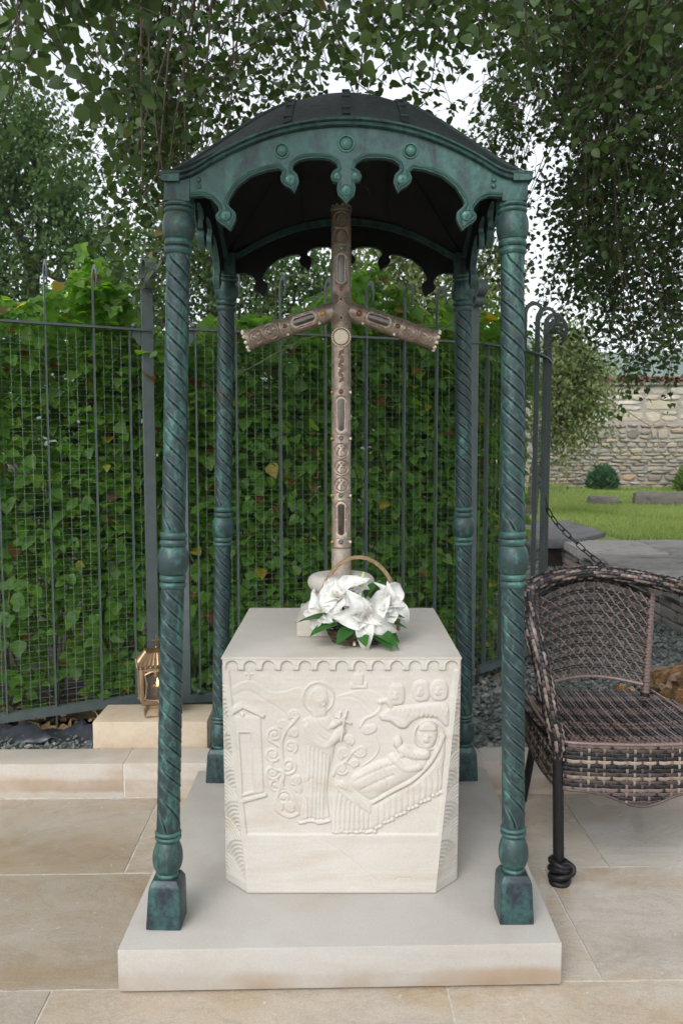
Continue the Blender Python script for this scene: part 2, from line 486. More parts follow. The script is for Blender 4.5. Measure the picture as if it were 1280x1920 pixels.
M['pebble'] = island_mat('gravel_stone', [(0.0,(0.065,0.078,0.072)), (0.5,(0.10,0.12,0.112)), (0.9,(0.15,0.165,0.155)), (1.0,(0.21,0.20,0.185))], 0.8, 0.0, bump_scale=90)
M['litter'] = island_mat('dry_leaf', [(0.0,(0.12,0.07,0.035)), (0.5,(0.22,0.14,0.07)), (0.8,(0.34,0.27,0.18)), (1.0,(0.15,0.05,0.02))], 0.8, 0.15)
M['petal'] = island_mat('white_petal', [(0.0,(0.80,0.80,0.77)), (1.0,(0.86,0.86,0.84))], 0.5, 0.35, (1,1,0.98), 0.3, bump_scale=40)
M['bud'] = island_mat('pale_green_bud', [(0.0,(0.48,0.60,0.22)), (1.0,(0.55,0.66,0.30))], 0.5, 0.3, (1,1,0.8))
M['bouquet_leaf'] = island_mat('bouquet_leaf', [(0.0,(0.028,0.105,0.022)), (0.6,(0.045,0.15,0.028)), (1.0,(0.09,0.20,0.03))], 0.32, 0.25, (1.3,1.5,0.6), 0.45)
M['rubble'] = island_mat('rubble_stone', [(0.0,(0.20,0.19,0.165)), (0.25,(0.30,0.27,0.215)), (0.5,(0.25,0.24,0.215)), (0.7,(0.34,0.295,0.22)), (0.84,(0.27,0.215,0.145)), (0.90,(0.15,0.145,0.14)), (0.95,(0.36,0.20,0.10)), (1.0,(0.38,0.33,0.25))], 0.9, 0.0, bump_scale=14)
M['ashlar'] = island_mat('pale_wall_block', [(0.0,(0.36,0.32,0.25)), (0.5,(0.41,0.365,0.28)), (0.8,(0.39,0.375,0.335)), (0.94,(0.60,0.58,0.54)), (1.0,(0.36,0.27,0.18))], 0.9, 0.0, bump_scale=10)
M['tile'] = island_mat('roof_tile', [(0.0,(0.16,0.075,0.05)), (0.6,(0.23,0.11,0.07)), (1.0,(0.14,0.09,0.072))], 0.8, 0.0, bump_scale=25)
M['low_stone'] = island_mat('low_wall_stone', [(0.0,(0.13,0.12,0.105)), (0.5,(0.20,0.185,0.165)), (0.9,(0.155,0.14,0.12)), (1.0,(0.24,0.12,0.07))], 0.9, 0.0, bump_scale=18)

def wicker_mat():
    k = Mat('woven_strand')
    a = k.n('VertexColor'); a.layer_name = 'Col'
    v = k.coords()
    nz = k.noise(v, 90, 3, 0.6)
    col = k.mix(0.7, a.outputs['Color'], k.ramp(nz, [(0.3, 0.7), (0.7, 1.25)]), 'MULTIPLY')
    return k.set(col, 0.36, 0.0, k.bump(nz, 0.1, 0.002), 0.4)
M['weave'] = wicker_mat()

def boulder_mat():
    k = Mat('ochre_conglomerate')
    v = k.coords()
    vo = k.n('TexVoronoi'); vo.inputs['Scale'].default_value = 26; k.l(v, vo.inputs['Vector'])
    a = k.noise(v, 9, 5, 0.65, 0.8); b = k.noise(v, 60, 4, 0.7)
    col = k.ramp(a, [(0.32,(0.05,0.03,0.018)), (0.48,(0.15,0.085,0.035)), (0.62,(0.27,0.15,0.055)), (0.75,(0.34,0.13,0.03))])
    sep = k.n('SeparateColor'); k.l(vo.outputs['Color'], sep.inputs[0])
    col = k.mix(k.ramp(sep.outputs[0], [(0.66, 0.0), (0.74, 0.75)]), col, (0.34,0.24,0.17))
    col = k.mix(0.5, col, k.ramp(b, [(0.3, 0.5), (0.7, 1.2)]), 'MULTIPLY')
    return k.set(col, 0.85, 0.0, k.bump(k.math('ADD', vo.outputs['Distance'], b), 0.7, 0.012), 0.3)
M['boulder'] = boulder_mat()

def hill_mat():
    k = Mat('wooded_hill')
    v = k.coords(world=True)
    a = k.noise(v, 0.012, 8, 0.7, 0.5)
    col = k.ramp(a, [(0.35,(0.03,0.055,0.02)), (0.52,(0.05,0.09,0.03)), (0.62,(0.10,0.14,0.05)), (0.75,(0.17,0.18,0.08))])
    return k.set(col, 0.95, 0.0, None, 0.1)
M['hill'] = hill_mat()

fl = Mat('candle_flame')
fl.set((1,0.6,0.2), 0.5); fl.b.inputs['Emission Color'].default_value = (1.0,0.52,0.16,1); fl.b.inputs['Emission Strength'].default_value = 14
M['flame'] = fl.m
gl = Mat('lantern_glass')
gl.set((0.10,0.085,0.07), 0.08, 0.0, None, 0.6); gl.b.inputs['Alpha'].default_value = 0.45
M['lantern_glass'] = gl.m
def prism(poly, z0, z1, r=0.006, seg=2):
    bm = bmesh.new()
    lo = [bm.verts.new((x, y, z0)) for x, y in poly]; hi = [bm.verts.new((x, y, z1)) for x, y in poly]
    n = len(poly)
    bm.faces.new(lo[::-1]); bm.faces.new(hi)
    for i in range(n): bm.faces.new((lo[i], lo[(i+1) % n], hi[(i+1) % n], hi[i]))
    bmesh.ops.recalc_face_normals(bm, faces=bm.faces[:])
    if r: bmesh.ops.bevel(bm, geom=bm.edges[:], offset=r, segments=seg, profile=0.6, affect='EDGES', clamp_overlap=True)
    bm.verts.index_update()
    m = MB().add([v.co.copy() for v in bm.verts], [[v.index for v in f.verts] for f in bm.faces]); bm.free()
    return m

# ------------------------------------------------------------------ ground, paving, kerb
g = MB().box(-1000, 1400, -100, 1100, -0.5, -0.06).build('ground', M['ground'], smooth=False); tag(g, kind='structure')
YAW = R(1.4)
RZ = Matrix.Rotation(YAW, 4, 'Z')

pav = MB().box(-4.2, 4.2, -1.2, 3.2, -0.055, -0.0022).build('paving', M['mortar'], smooth=False)
tag(pav, kind='structure')
rows = [(-0.30, 0.28, [-2.6,-1.5,-0.4,0.62,1.75,2.9]), (0.28, 0.85, [-2.9,-1.9,-0.8,0.25,1.2,2.3,3.2]), (0.85, 1.42, [-2.6,-1.6,-0.45,0.72,1.7,2.8]),
        (1.42, 1.985, [-2.75,-1.75,-0.70,0.322,1.42,2.45,3.3]), (1.985, 2.555, [-2.6,-1.52,-0.40,0.735,1.86,2.9]), (2.555, 3.128, [-2.8,-1.85,-0.655,0.30,0.958,2.02,3.1])]
for (ya, yb, xs) in rows:
    for xa, xb in zip(xs[:-1], xs[1:]):
        j = 0.0034; out = []
        for (x0, y0, x1, y1) in ((xa+j,ya+j,xb-j,ya+j), (xb-j,ya+j,xb-j,yb-j), (xb-j,yb-j,xa+j,yb-j), (xa+j,yb-j,xa+j,ya+j)):
            m_ = max(3, int(math.hypot(x1-x0, y1-y0)/0.035))
            for q in range(m_): out.append((x0+(x1-x0)*q/m_+random.uniform(-0.0014,0.0014), y0+(y1-y0)*q/m_+random.uniform(-0.0014,0.0014)))
        b = prism(out, -0.03, random.uniform(-0.0006, 0.0006), 0.0, 0)
        o = b.build('paving_slab', M['paving'], pav)
        o.matrix_basis = RZ

kerb = MB().box(-3.99, 3.99, 3.1355, 3.292, -0.05, 0.1335).build('kerb', M['mortar'], smooth=False); tag(kerb, kind='structure')
KR = Matrix.Rotation(R(0.8), 4, 'Z')
kerb.matrix_basis = KR
kx = [-3.6, -2.25, -0.83, 0.62, 2.02, 3.4]
for xa, xb in zip(kx[:-1], kx[1:]):
    o = MB().bev(xa+0.0022, xb-0.0022, 3.133, 3.30, -0.02, 0.137+random.uniform(-0.001,0.001), 0.006, 2).build('kerb_stone', M['kerb'], kerb)

PT = 0.119
pl = prism([(-0.573,1.951),(0.572,1.981),(0.577,3.118),(-0.569,3.092)], 0.0065, PT, 0.004).build('stone_platform', M['plinth'])
MB().box(-0.555,0.558,1.992,3.08,-0.002,0.0064).build('bedding', M['soil'], pl, smooth=False)
tag(pl, 'pale limestone platform slab on the paving carrying the bronze canopy', 'platform')

# ------------------------------------------------------------------ bed behind the kerb: soil, gravel, pebbles
soil = MB()
soil.add([(-14,3.26,0.10),(0.9,3.30,0.10),(2.2,4.6,0.10),(2.2,9.0,0.10),(3.0,26,0.10),(-14,26,0.10)], [(0,1,2,3,4,5)])
soil = soil.build('soil', M['soil'], smooth=False); tag(soil, kind='structure')
gb = MB(); gb.add([(-4,3.27,0.118),(4.0,3.28,0.118),(4.0,4.6,0.118),(2.4,4.6,0.118),(2.4,9.0,0.118),(0.9,9.0,0.118),(0.62,4.0,0.118),(-1.0,3.62,0.118),(-4,2.9,0.118)], [tuple(range(9))])
gb = gb.build('gravel_bed', M['gravel_bed'], smooth=False); tag(gb, kind='structure')

bm = bmesh.new(); bmesh.ops.create_icosphere(bm, subdivisions=1, radius=1.0)
IV = np.array([v.co[:] for v in bm.verts]); IF = np.array([[v.index for v in f.verts] for f in bm.faces]); bm.free()
def pebbles(name, n, fn, smin, smax, zc):
    pts = []
    while len(pts) < n:
        p = fn()
        if p is not None: pts.append(p)
    L = np.array(pts)
    L = np.c_[L, zc + rng.uniform(-0.006, 0.014, len(L))]
    s = rng.uniform(smin, smax, len(L)) * (1 + 0.6*(rng.random(len(L))**4))
    ax = np.stack([s, s*rng.uniform(0.6,1.0,len(L)), s*rng.uniform(0.45,0.75,len(L))], 1)
    m = rand_rot(len(L)) * 0.0
    a = rng.uniform(0, 2*PI, len(L))
    m = rot_z(a); tl = rand_rot(len(L)); m = 0.75*m + 0.25*tl
    m = m * ax[:, None, :]
    V = IV * (1 + 0.16*np.sin(IV[:, [1,2,0]]*5.1 + 1.3))
    return scatter(name, V, IF, m, L)
def right_bed():
    y = 3.30 + 5.2*random.random()**1.5
    x = random.uniform(0.36 + 0.06*(y-3.3), 2.34)
    if y < 4.3 and x < 0.72 + 0.9*(y-4.24) and random.random() < 0.5: return None
    return (x, y)
gv = pebbles('gravel', 11500, right_bed, 0.012, 0.024, 0.126)
o = mobj('gravel', gv, M['pebble']); tag(o, kind='stuff')
o['label'] = 'grey green gravel spread behind the kerb'
def left_bed():
    x = random.uniform(-2.1, -1.02); return (x, random.uniform(3.28, 3.36 + 0.16*max(0, (x+2.1))*0.75))
gv = pebbles('gravel_strip', 700, left_bed, 0.008, 0.017, 0.122)
o = mobj('gravel_strip', gv, M['pebble']); tag(o, kind='stuff')
sheet = []
for i in range(15):
    for jj in range(5):
        x = -1.62 + i*0.042; sheet.append((x, 3.365 + jj*0.03 + 0.012*math.sin(i*1.3), 0.130 + 0.018*math.sin(i*0.9 + jj) + 0.014*math.sin(i*2.3 + 2*jj) + 0.008*jj))
b = MB().add(sheet, [(i*5+j, (i+1)*5+j, (i+1)*5+j+1, i*5+j+1) for i in range(14) for j in range(4)])
o = b.build('plastic_sheet', M['plastic'], angle=60); tag(o, 'crumpled black plastic sheet edge lying between the gravel and soil', 'plastic sheet')
sm = o.modifiers.new('thick', 'SOLIDIFY'); sm.thickness = 0.002

LEAF8_V = []; LEAF8_F = []
def leaf_template(wid=0.42, fold=0.10, curl=0.12, n=4, tip=1.6):
    """ovate leaf of unit length along +y with a folded midrib"""
    V = []; F = []
    for i in range(n+1):
        t = i/n
        ww = wid * (math.sin(PI*min(1, t**0.72)) ** 0.85) * (1 - 0.18*t) if 0 < t < 1 else 0.0
        zc = -curl*t*t
        if i == 0 or i == n: V.append((0, t, zc))
        else: V += [(-ww, t, zc + fold*ww*2), (0, t, zc), (ww, t, zc + fold*ww*2)]
    last = len(V)-1
    F += [(0, 2, 1), (0, 3, 2)]
    for i in range(n-2):
        a = 1 + 3*i
        F += [(a, a+1, a+4), (a, a+4, a+3), (a+1, a+2, a+5), (a+1, a+5, a+4)]
    a = 1 + 3*(n-2)
    F += [(a, a+1, last), (a+1, a+2, last)]
    return np.array(V), np.array(F)
LEAF_O = leaf_template(0.44, 0.10, 0.14)                       # ovate, poplar
LEAF_B = leaf_template(0.46, 0.16, 0.18)                       # bramble
LEAF_S = leaf_template(0.22, 0.10, 0.10, 3)                    # slim far leaf
def in_view(P, margin=0.02):
    d = P[:,1]*math.cos(R(4.57)) - (P[:,2]-1.4)*math.sin(R(4.57))
    v = P[:,1]*math.sin(R(4.57)) + (P[:,2]-1.4)*math.cos(R(4.57))
    return (d > 0.2) & (np.abs(P[:,0]/np.maximum(d,0.01)) < 0.427+margin) & (np.abs(v/np.maximum(d,0.01)) < 0.64+margin), d

def leaves(parent, tmpl, mat, mats, locs, size, n_single=300, hide=None, name='leaf', rest='foliage'):
    """the leaves that show largest become single parts, the rest one joined part"""
    vis, d = in_view(locs)
    key = np.where(vis, size/np.maximum(d, 0.3), 0)
    if hide is not None: key = np.where(hide, 0, key)
    order = np.argsort(-key)
    single = order[:n_single]
    me = mesh_arrays(name, tmpl[0], tmpl[1], True); me.materials.append(mat)
    for i in single:
        if key[i] <= 0: continue
        o = bpy.data.objects.new(name, me); link(o, parent)
        m = np.eye(4); m[:3,:3] = mats[i]; m[:3,3] = locs[i]
        o.matrix_basis = Matrix(m.tolist())
    rem = np.ones(len(locs), bool); rem[single] = False
    me2 = scatter(rest, tmpl[0], tmpl[1], mats[rem], locs[rem], True)
    o = mobj(rest, me2, mat, parent); o['kind'] = 'stuff'
    return o

n = 420
L = np.c_[rng.uniform(-2.0,-0.95,n), np.zeros(n), np.zeros(n)]
L[:,1] = 3.40 + rng.uniform(0,0.5,n) + 0.1*(L[:,0]+2); L[:,2] = 0.115 + rng.uniform(0,0.03,n)
Lr = np.c_[rng.uniform(0.42,1.0,160), rng.uniform(3.85,4.9,160), rng.uniform(0.135,0.16,160)]
Lr = Lr[Lr[:,1] > 3.9 + (Lr[:,0]-0.42)*0.8]
L = np.r_[L, Lr]; n = len(L)
m = frames(np.c_[rng.normal(size=(n,2)), rng.normal(size=n)*0.4], np.c_[rng.normal(size=(n,2))*0.6, np.ones(n)]) * rng.uniform(0.025,0.055,n)[:,None,None]
o = mobj('leaf_litter', scatter('leaf_litter', LEAF_B[0], LEAF_B[1], m, L, True), M['litter']); tag(o, kind='stuff')

# ------------------------------------------------------------------ raised lawn, stone ledge, low walls
LZ = 0.42
lawn = MB()
nx, ny = 24, 24
for i in range(nx+1):
    for j in range(ny+1):
        x = 2.12 + (15-2.12)*i/nx; y = 8.55 + (18.2-8.55)*j/ny
        lawn.v.append((x, y, LZ - 0.02 + 0.05*(j/ny)**2 + 0.03*math.sin(x*0.9)*math.sin(y*0.7)*(j/ny)))
lawn.f = [(i*(ny+1)+j, (i+1)*(ny+1)+j, (i+1)*(ny+1)+j+1, i*(ny+1)+j+1) for i in range(nx) for j in range(ny)]
lawn = lawn.build('lawn', M['lawn_soil']); tag(lawn, kind='structure')
b = MB().box(2.12, 15, 8.53, 8.60, 0.0, LZ-0.03).box(2.06, 2.12, 8.6, 18.2, 0.0, LZ-0.01)
o = b.build('lawn_bank', M['soil'], smooth=False); tag(o, kind='structure')
def lawn_z(x, y):
    j = (y-8.55)/(18.2-8.55)
    return LZ - 0.02 + 0.05*j*j + 0.03*np.sin(x*0.9)*np.sin(y*0.7)*j
n = 90000
gy = 8.62 + (18.15-8.62)*rng.random(n)**0.9; gx = np.maximum(2.14, gy*0.235 + rng.random(n)*gy*0.26)
gx = np.clip(gx + rng.normal(size=n)*0.05, 2.14, 9.5)
hh = rng.uniform(0.03,0.075,n) * (1 + 0.7*(np.sin(gx*1.7+gy*1.1) > 0.6)) * (1 + 0.9*(gy > 17.3))
keepg = ~((gx < 3.05) & (gy < 10.45)); gx, gy, hh = gx[keepg], gy[keepg], hh[keepg]; n = len(gx)
a = rng.uniform(0, 2*PI, n); lean = rng.uniform(0.1,0.7,n)*hh; la = rng.uniform(0,2*PI,n); wd = rng.uniform(0.004,0.008,n)
z = lawn_z(gx, gy) - 0.004
V = np.stack([np.c_[gx-np.cos(a)*wd, gy-np.sin(a)*wd, z], np.c_[gx+np.cos(a)*wd, gy+np.sin(a)*wd, z], np.c_[gx+np.cos(la)*lean, gy+np.sin(la)*lean, z+hh]], 1).reshape(-1,3)
o = mobj('grass', mesh_arrays('grass', V, np.arange(3*n).reshape(-1,3), False), M['grass']); tag(o, kind='stuff')

def rough_block(w_, d_, h_, r=0.02, jit=0.012, seed=0, cuts=2):
    """roughly squared stone centred on the origin, base at z=0"""
    rr = random.Random(seed)
    bm = bmesh.new(); bmesh.ops.create_cube(bm, size=1.0)
    bmesh.ops.bevel(bm, geom=bm.edges[:], offset=min(0.12, 0.5*r/min(w_, d_, h_)*2), segments=1, affect='EDGES')
    if cuts: bmesh.ops.subdivide_edges(bm, edges=[e for e in bm.edges if e.calc_length() > 0.5], cuts=cuts, use_grid_fill=True)
    for v in bm.verts:
        v.co = Vector((v.co.x*w_ + rr.uniform(-jit, jit), v.co.y*d_ + rr.uniform(-jit, jit), (v.co.z+0.5)*h_ + rr.uniform(-jit, jit)))
    bm.verts.index_update()
    m_ = MB().add([v.co.copy() for v in bm.verts], [[v.index for v in f.verts] for f in bm.faces]); bm.free()
    return m_

# the ledge: flat weathered stones along the raised edge
ledge = MB().box(2.40, 9.0, 4.3, 8.53, 0.02, LZ-0.05).build('stone_ledge', M['rubble_mortar'], smooth=False)
tag(ledge, 'weathered grey flagstone ledge raised beside the gravel bed', 'ledge')
yy = 4.3; k = 0
var = [rough_block(1, 1, 1, 0.03, 0.02, s).mesh('ledge_stone', True, 40) for s in range(5)]
for me in var: me.materials.append(M['ledge'])
while yy < 8.5:
    hgt = random.uniform(0.42, 0.75); hgt = min(hgt, 8.52-yy)
    if hgt < 0.2: break
    xx = 2.33
    while xx < 6.6:
        ww = random.uniform(0.5, 1.1)
        o = bpy.data.objects.new('ledge_stone', random.choice(var)); link(o, ledge)
        o.location = (xx + ww/2, yy + hgt/2, LZ - 0.11 + random.uniform(-0.006, 0.006)); o.scale = (ww-0.012, hgt-0.012, 0.11)
        xx += ww
    yy += hgt
# face of the ledge towards the gravel, and its end under the dark slab
lowvar = [rough_block(1, 1, 1, 0.06, 0.05, 20+s).mesh('stone', True, 50) for s in range(6)]
for me in lowvar: me.materials.append(M['low_stone'])
core = MB().box(2.415, 2.46, 4.3, 8.52, 0.0, 0.30).build('wall_core', M['rubble_mortar'], ledge, smooth=False)
z0 = 0.10
while z0 < 0.30:
    h_ = random.uniform(0.05, 0.085); h_ = min(h_, 0.31-z0); yy = 4.32
    while yy < 8.45:
        ww = random.uniform(0.13, 0.32)
        o = bpy.data.objects.new('stone', random.choice(lowvar)); link(o, ledge)
        o.location = (2.405 + random.uniform(-0.012,0.01), yy + ww/2, z0); o.scale = (0.09, ww-0.012, h_-0.008)
        yy += ww
    z0 += h_
    if h_ < 0.03: break

lw = MB().box(2.16, 3.3, 8.62, 9.6, 0.02, 0.34).build('low_wall', M['rubble_mortar'], smooth=False)
tag(lw, 'low rubble wall end under the dark slab beside the lawn', 'wall')
z0 = 0.10
while z0 < 0.325:
    h_ = min(random.uniform(0.06, 0.10), 0.335-z0)
    if h_ < 0.03: break
    xx = 2.10
    while xx < 2.62:
        ww = random.uniform(0.12, 0.28)
        o = bpy.data.objects.new('stone', random.choice(lowvar)); link(o, lw)
        o.location = (xx + ww/2, 8.60 + random.uniform(-0.01,0.012), z0); o.scale = (ww-0.01, 0.10, h_-0.008)
        xx += ww
    for yy in np.arange(8.72, 9.6, 0.22):
        o = bpy.data.objects.new('stone', random.choice(lowvar)); link(o, lw)
        o.location = (2.14 + random.uniform(-0.01,0.01), yy, z0); o.scale = (0.10, 0.21, h_-0.008)
    z0 += h_
b = prism([(2.02,8.36),(2.52,8.36),(2.98,8.99),(2.98,10.4),(2.02,10.4)], 0.345, 0.455, 0.012)
o = b.build('stone_slab', M['dark_slab']); tag(o, 'dark smooth stone slab capping the low wall beside the lawn', 'slab')

# ------------------------------------------------------------------ boundary wall with stones and tile coping
WY = 18.0; WB = 0.30
wall = MB().box(3.2, 12, WY, WY+0.9, 0.2, 1.97).box(3.2, 12, WY+0.10, WY+0.85, 1.97, 2.80).build('stone_wall', M['rubble_mortar'], smooth=False)
tag(wall, 'high beige rubble stone wall with tiled top behind the lawn', 'wall')
def rubble_variant(seed, k=10, r=0.16):
    rr = random.Random(seed); V = []; F = []
    ang = [2*PI*i/k + rr.uniform(-0.18,0.18) for i in range(k)]
    def pt(a, s):
        c, q = math.cos(a), math.sin(a)
        p = rr.choice((2.6, 4.0, 6.0))
        rad = (abs(c)**p + abs(q)**p) ** (-1/p)
        return (0.5*c*rad*s, 0.5*q*rad*s)
    rad = [rr.uniform(0.74, 1.04) for _ in range(k)]
    for (s, d) in ((1.0, 0.0), (1.0, -0.55), (0.86, -0.88), (0.5, -1.0)):
        for i in range(k):
            u, v = pt(ang[i], s*rad[i]); V.append((u, d + rr.uniform(-0.10,0.10)*(d < -0.5), v))
    V.append((0, -1.0 + rr.uniform(-0.1,0.1), 0))
    for ring in range(3):
        for i in range(k):
            j = (i+1) % k; F.append((ring*k+i, ring*k+j, (ring+1)*k+j, (ring+1)*k+i))
    for i in range(k): F.append((3*k+i, 3*k+(i+1) % k, 4*k))
    return MB().add(V, F).mesh('stone', True, 45)
rub = [rubble_variant(50+s) for s in range(12)]
for me in rub: me.materials.append(M['rubble'])
ash = [rubble_variant(90+s, 12) for s in range(6)]
for me in ash: me.materials.append(M['ashlar'])
placed = []
def course(z0, z1, wmin, wmax, pool, y, depth, tagname='stone', xa=4.30, xb=8.9):
    x = xa + random.uniform(-0.2, 0)
    while x < xb:
        ww = random.uniform(wmin, wmax)
        hgt = z1 - z0
        parts = [(z0, z1)]
        if hgt > 0.15 and random.random() < 0.45: zm = z0 + hgt*random.uniform(0.35,0.65); parts = [(z0, zm), (zm, z1)]
        for (a_, b_) in parts:
            placed.append((random.choice(pool), (x + ww/2, y + random.uniform(-0.005,0.015), (a_+b_)/2 + random.uniform(-0.012,0.012)), (ww*random.uniform(0.92,1.0), depth*random.uniform(0.7,1.25), (b_-a_)*random.uniform(0.9,1.0))))
        x += ww
z0 = WB
while z0 < 1.90:
    h_ = random.choice((0.06, 0.075, 0.09, 0.12, 0.16))
    if 1.55 < z0 < 1.70: h_ = 0.25
    h_ = min(h_, 1.95-z0)
    if h_ < 0.04: break
    course(z0, z0+h_, 0.12 if h_ > 0.1 else 0.2, 0.42, rub, WY, 0.06)
    z0 += h_
course(1.98, 2.24, 0.35, 0.75, ash, WY+0.10, 0.03)
course(2.24, 2.47, 0.40, 0.85, ash, WY+0.10, 0.03)
course(2.47, 2.60, 0.25, 0.6, ash, WY+0.10, 0.035)
course(2.60, 2.80, 0.3, 0.7, ash, WY+0.10, 0.035)
placed.sort(key=lambda p: abs(p[1][0]-6.25))
for i, (me, l_, s_) in enumerate(placed[:300]):
    o = bpy.data.objects.new('stone', me); link(o, wall); o.location = l_; o.scale = s_
rest = MB(); restm = None
for mtl, pool in (('rubble', rub), ('ashlar', ash)):
    b = MB()
    for (me, l_, s_) in placed[300:]:
        if me not in pool: continue
        b.add([(v.co.x*s_[0]+l_[0], v.co.y*s_[1]+l_[1], v.co.z*s_[2]+l_[2]) for v in me.vertices], [tuple(p.vertices) for p in me.polygons])
    if b.v:
        o = b.build('stonework', M[mtl], wall); o['kind'] = 'stuff'
# coping: alternating under and over tiles, each a part
tv = []
def tile_mesh(up):
    b = MB(); V = []; n_ = 8; r0 = 0.085
    for yy, rs in ((0.0, 1.0), (0.95, 0.9)):
        for rr_ in (r0, r0-0.016):
            for i in range(n_+1):
                a = PI*i/n_
                V.append((math.cos(a)*rr_*rs, yy, math.sin(a)*rr_*rs*(1 if up else -1)))
    k_ = n_+1; F = []
    for i in range(n_):
        F += [(i, i+1, k_+i+1, k_+i), (2*k_+i+1, 2*k_+i, 3*k_+i, 3*k_+i+1), (i, 2*k_+i, 2*k_+i+1, i+1), (k_+i+1, 3*k_+i+1, 3*k_+i, k_+i)]
    return b.add(V, F).mesh('tile', True, 40)
tu, td = tile_mesh(True), tile_mesh(False)
for me in (tu, td): me.materials.append(M['tile'])
cop = MB().box(3.2, 12, WY+0.0, WY+0.95, 2.80, 2.835).build('coping_bed', M['rubble_mortar'], wall, smooth=False)
x = 4.4; i = 0
while x < 9.2:
    for (me, dx, dz) in ((td, 0, 0.09), (tu, 0.115, 0.075)):
        o = bpy.data.objects.new('tile', me); link(o, wall)
        o.location = (x+dx+random.uniform(-0.01,0.01), WY-0.06+random.uniform(-0.02,0.02), 2.835+dz+random.uniform(-0.006,0.006)); o.rotation_euler = (R(5), R(random.uniform(-2,2)), R(random.uniform(-1.5,1.5)))
    x += 0.225

# ------------------------------------------------------------------ hill far behind
hv = []; hf = []
nx, ny = 60, 16
for i in range(nx+1):
    for j in range(ny+1):
        x = -800 + 2000*i/nx; t = j/ny; y = 500 + 500*t
        top = 104 + 14*math.sin(x*0.0042+0.8) + 9*math.sin(x*0.013) + 4*math.sin(x*0.04)
        hv.append((x, y, -2 + top*math.sin(PI/2*min(1, t*1.15))**1.2 + 2.0*math.sin(x*0.09+j)*t))
hf = [(i*(ny+1)+j, (i+1)*(ny+1)+j, (i+1)*(ny+1)+j+1, i*(ny+1)+j+1) for i in range(nx) for j in range(ny)]
o = MB().add(hv, hf).build('hill', M['hill'], angle=180); tag(o, kind='structure')

# ------------------------------------------------------------------ rocks and clipped shrubs on the lawn
def lawn_rock(name, x, y, w_, d_, h_, seed, label, cat, rz=0):
    b = rough_block(w_, d_, h_, 0.05, 0.02, seed, 2)
    o = b.build(name, M['lawn_rock'], None, True, 50)
    o.location = (x, y, float(lawn_z(np.array(x), np.array(y)))-0.03); o.rotation_euler = (0, R(2), rz)
    return tag(o, label, cat)
lawn_rock('flat_rock', 4.52, 13.8, 0.50, 0.4, 0.17, 3, 'small flat grey rock sunk in the grass before the round shrub', 'rock')
lawn_rock('long_stone', 5.62, 13.7, 1.15, 0.42, 0.25, 4, 'long dark stone block lying in the lawn, its left end higher', 'stone', R(-14))
lawn_rock('pale_stone', 6.35, 14.3, 0.7, 0.4, 0.20, 5, 'paler stone block lying behind the long dark stone', 'stone', R(-6))
lawn_rock('edge_rock', 4.75, 17.4, 0.6, 0.35, 0.09, 6, 'low flat rock at the foot of the rubble wall', 'rock', R(5))

def shrub(name, x, y, rx, h_, mat, label, seed):
    z = float(lawn_z(np.array(x), np.array(y)))
    r = empty(name, (x, y, z), label, 'shrub')
    MB().tube([(x,y,z-0.05),(x,y,z+h_*0.5)], [0.04,0.015], 6).build('stem', M['bark'], r)
    q = np.random.default_rng(seed); n = 5200
    u = q.normal(size=(n,3)); u /= np.linalg.norm(u,axis=1,keepdims=True); u[:,2] = np.abs(u[:,2])*1.0 - 0.25*q.random(n)
    rad = q.uniform(0.55,1.0,n)**0.5
    lump = 1 + 0.10*np.sin(u[:,0]*9+seed)*np.sin(u[:,2]*8+1) + 0.06*np.sin(u[:,1]*13)
    P = np.c_[x + u[:,0]*rx*rad*lump, y + u[:,1]*rx*rad*lump, z + 0.28*h_ + u[:,2]*h_*0.72*rad*lump]
    P[:,2] = np.maximum(P[:,2], z+0.01)
    d = u + np.array([0,0,0.9]) + q.normal(size=(n,3))*0.35
    m = frames(d, q.normal(size=(n,3))) * q.uniform(0.05,0.10,n)[:,None,None]
    o = mobj('foliage', scatter('foliage', LEAF_S[0], LEAF_S[1], m, P), mat, r); o['kind'] = 'stuff'
shrub('round_shrub', 5.66, 17.4, 0.30, 0.56, M['conifer'], 'round dark green conifer shrub in front of the stone wall', 5)
shrub('golden_shrub', 7.60, 17.3, 0.36, 0.66, M['conifer_yellow'], 'yellow green conifer shrub by the wall at the right edge', 8)
# ------------------------------------------------------------------ bronze canopy on four twisted posts
CX, CY = 0.012, 2.572
canopy = empty('bronze_canopy', (CX, CY, PT), 'green patinated bronze canopy with domed roof on four twisted posts', 'canopy')

def twisted(z0, z1, r0, relax_lo=0.0, relax_hi=0.0, lead=0.16, starts=4):
    na, dz = 128, 0.0028
    nz = int((z1-z0)/dz); V = []; ph = 0.0; zs = np.linspace(z0, z1, nz+1)
    for i, z in enumerate(zs):
        rate = 2*PI/lead
        if relax_lo and z < z0+relax_lo: rate *= ((z-z0)/relax_lo)**0.8
        if relax_hi and z > z1-relax_hi: rate *= ((z1-z)/relax_hi)**0.8
        if i: ph += rate*(zs[i]-zs[i-1])
        endf = min(1, (z-z0)/0.012, (z1-z)/0.012)
        for k in range(na):
            a = 2*PI*k/na
            q = (starts*(a + ph)/(2*PI)) % 1.0
            d = min(q, 1-q)
            lobe = 0.035*math.sin(PI*q)**0.7
            gr = -0.17*math.exp(-(d/0.043)**2)
            lip = 0.05*math.exp(-((q-0.13)/0.04)**2)
            rr = r0*(0.975 + (lobe + gr + lip)*max(0, endf))
            V.append((rr*math.cos(a), rr*math.sin(a), z))
    F = [(i*na+k, i*na+(k+1) % na, (i+1)*na+(k+1) % na, (i+1)*na+k) for i in range(nz) for k in range(na)]
    return V, F

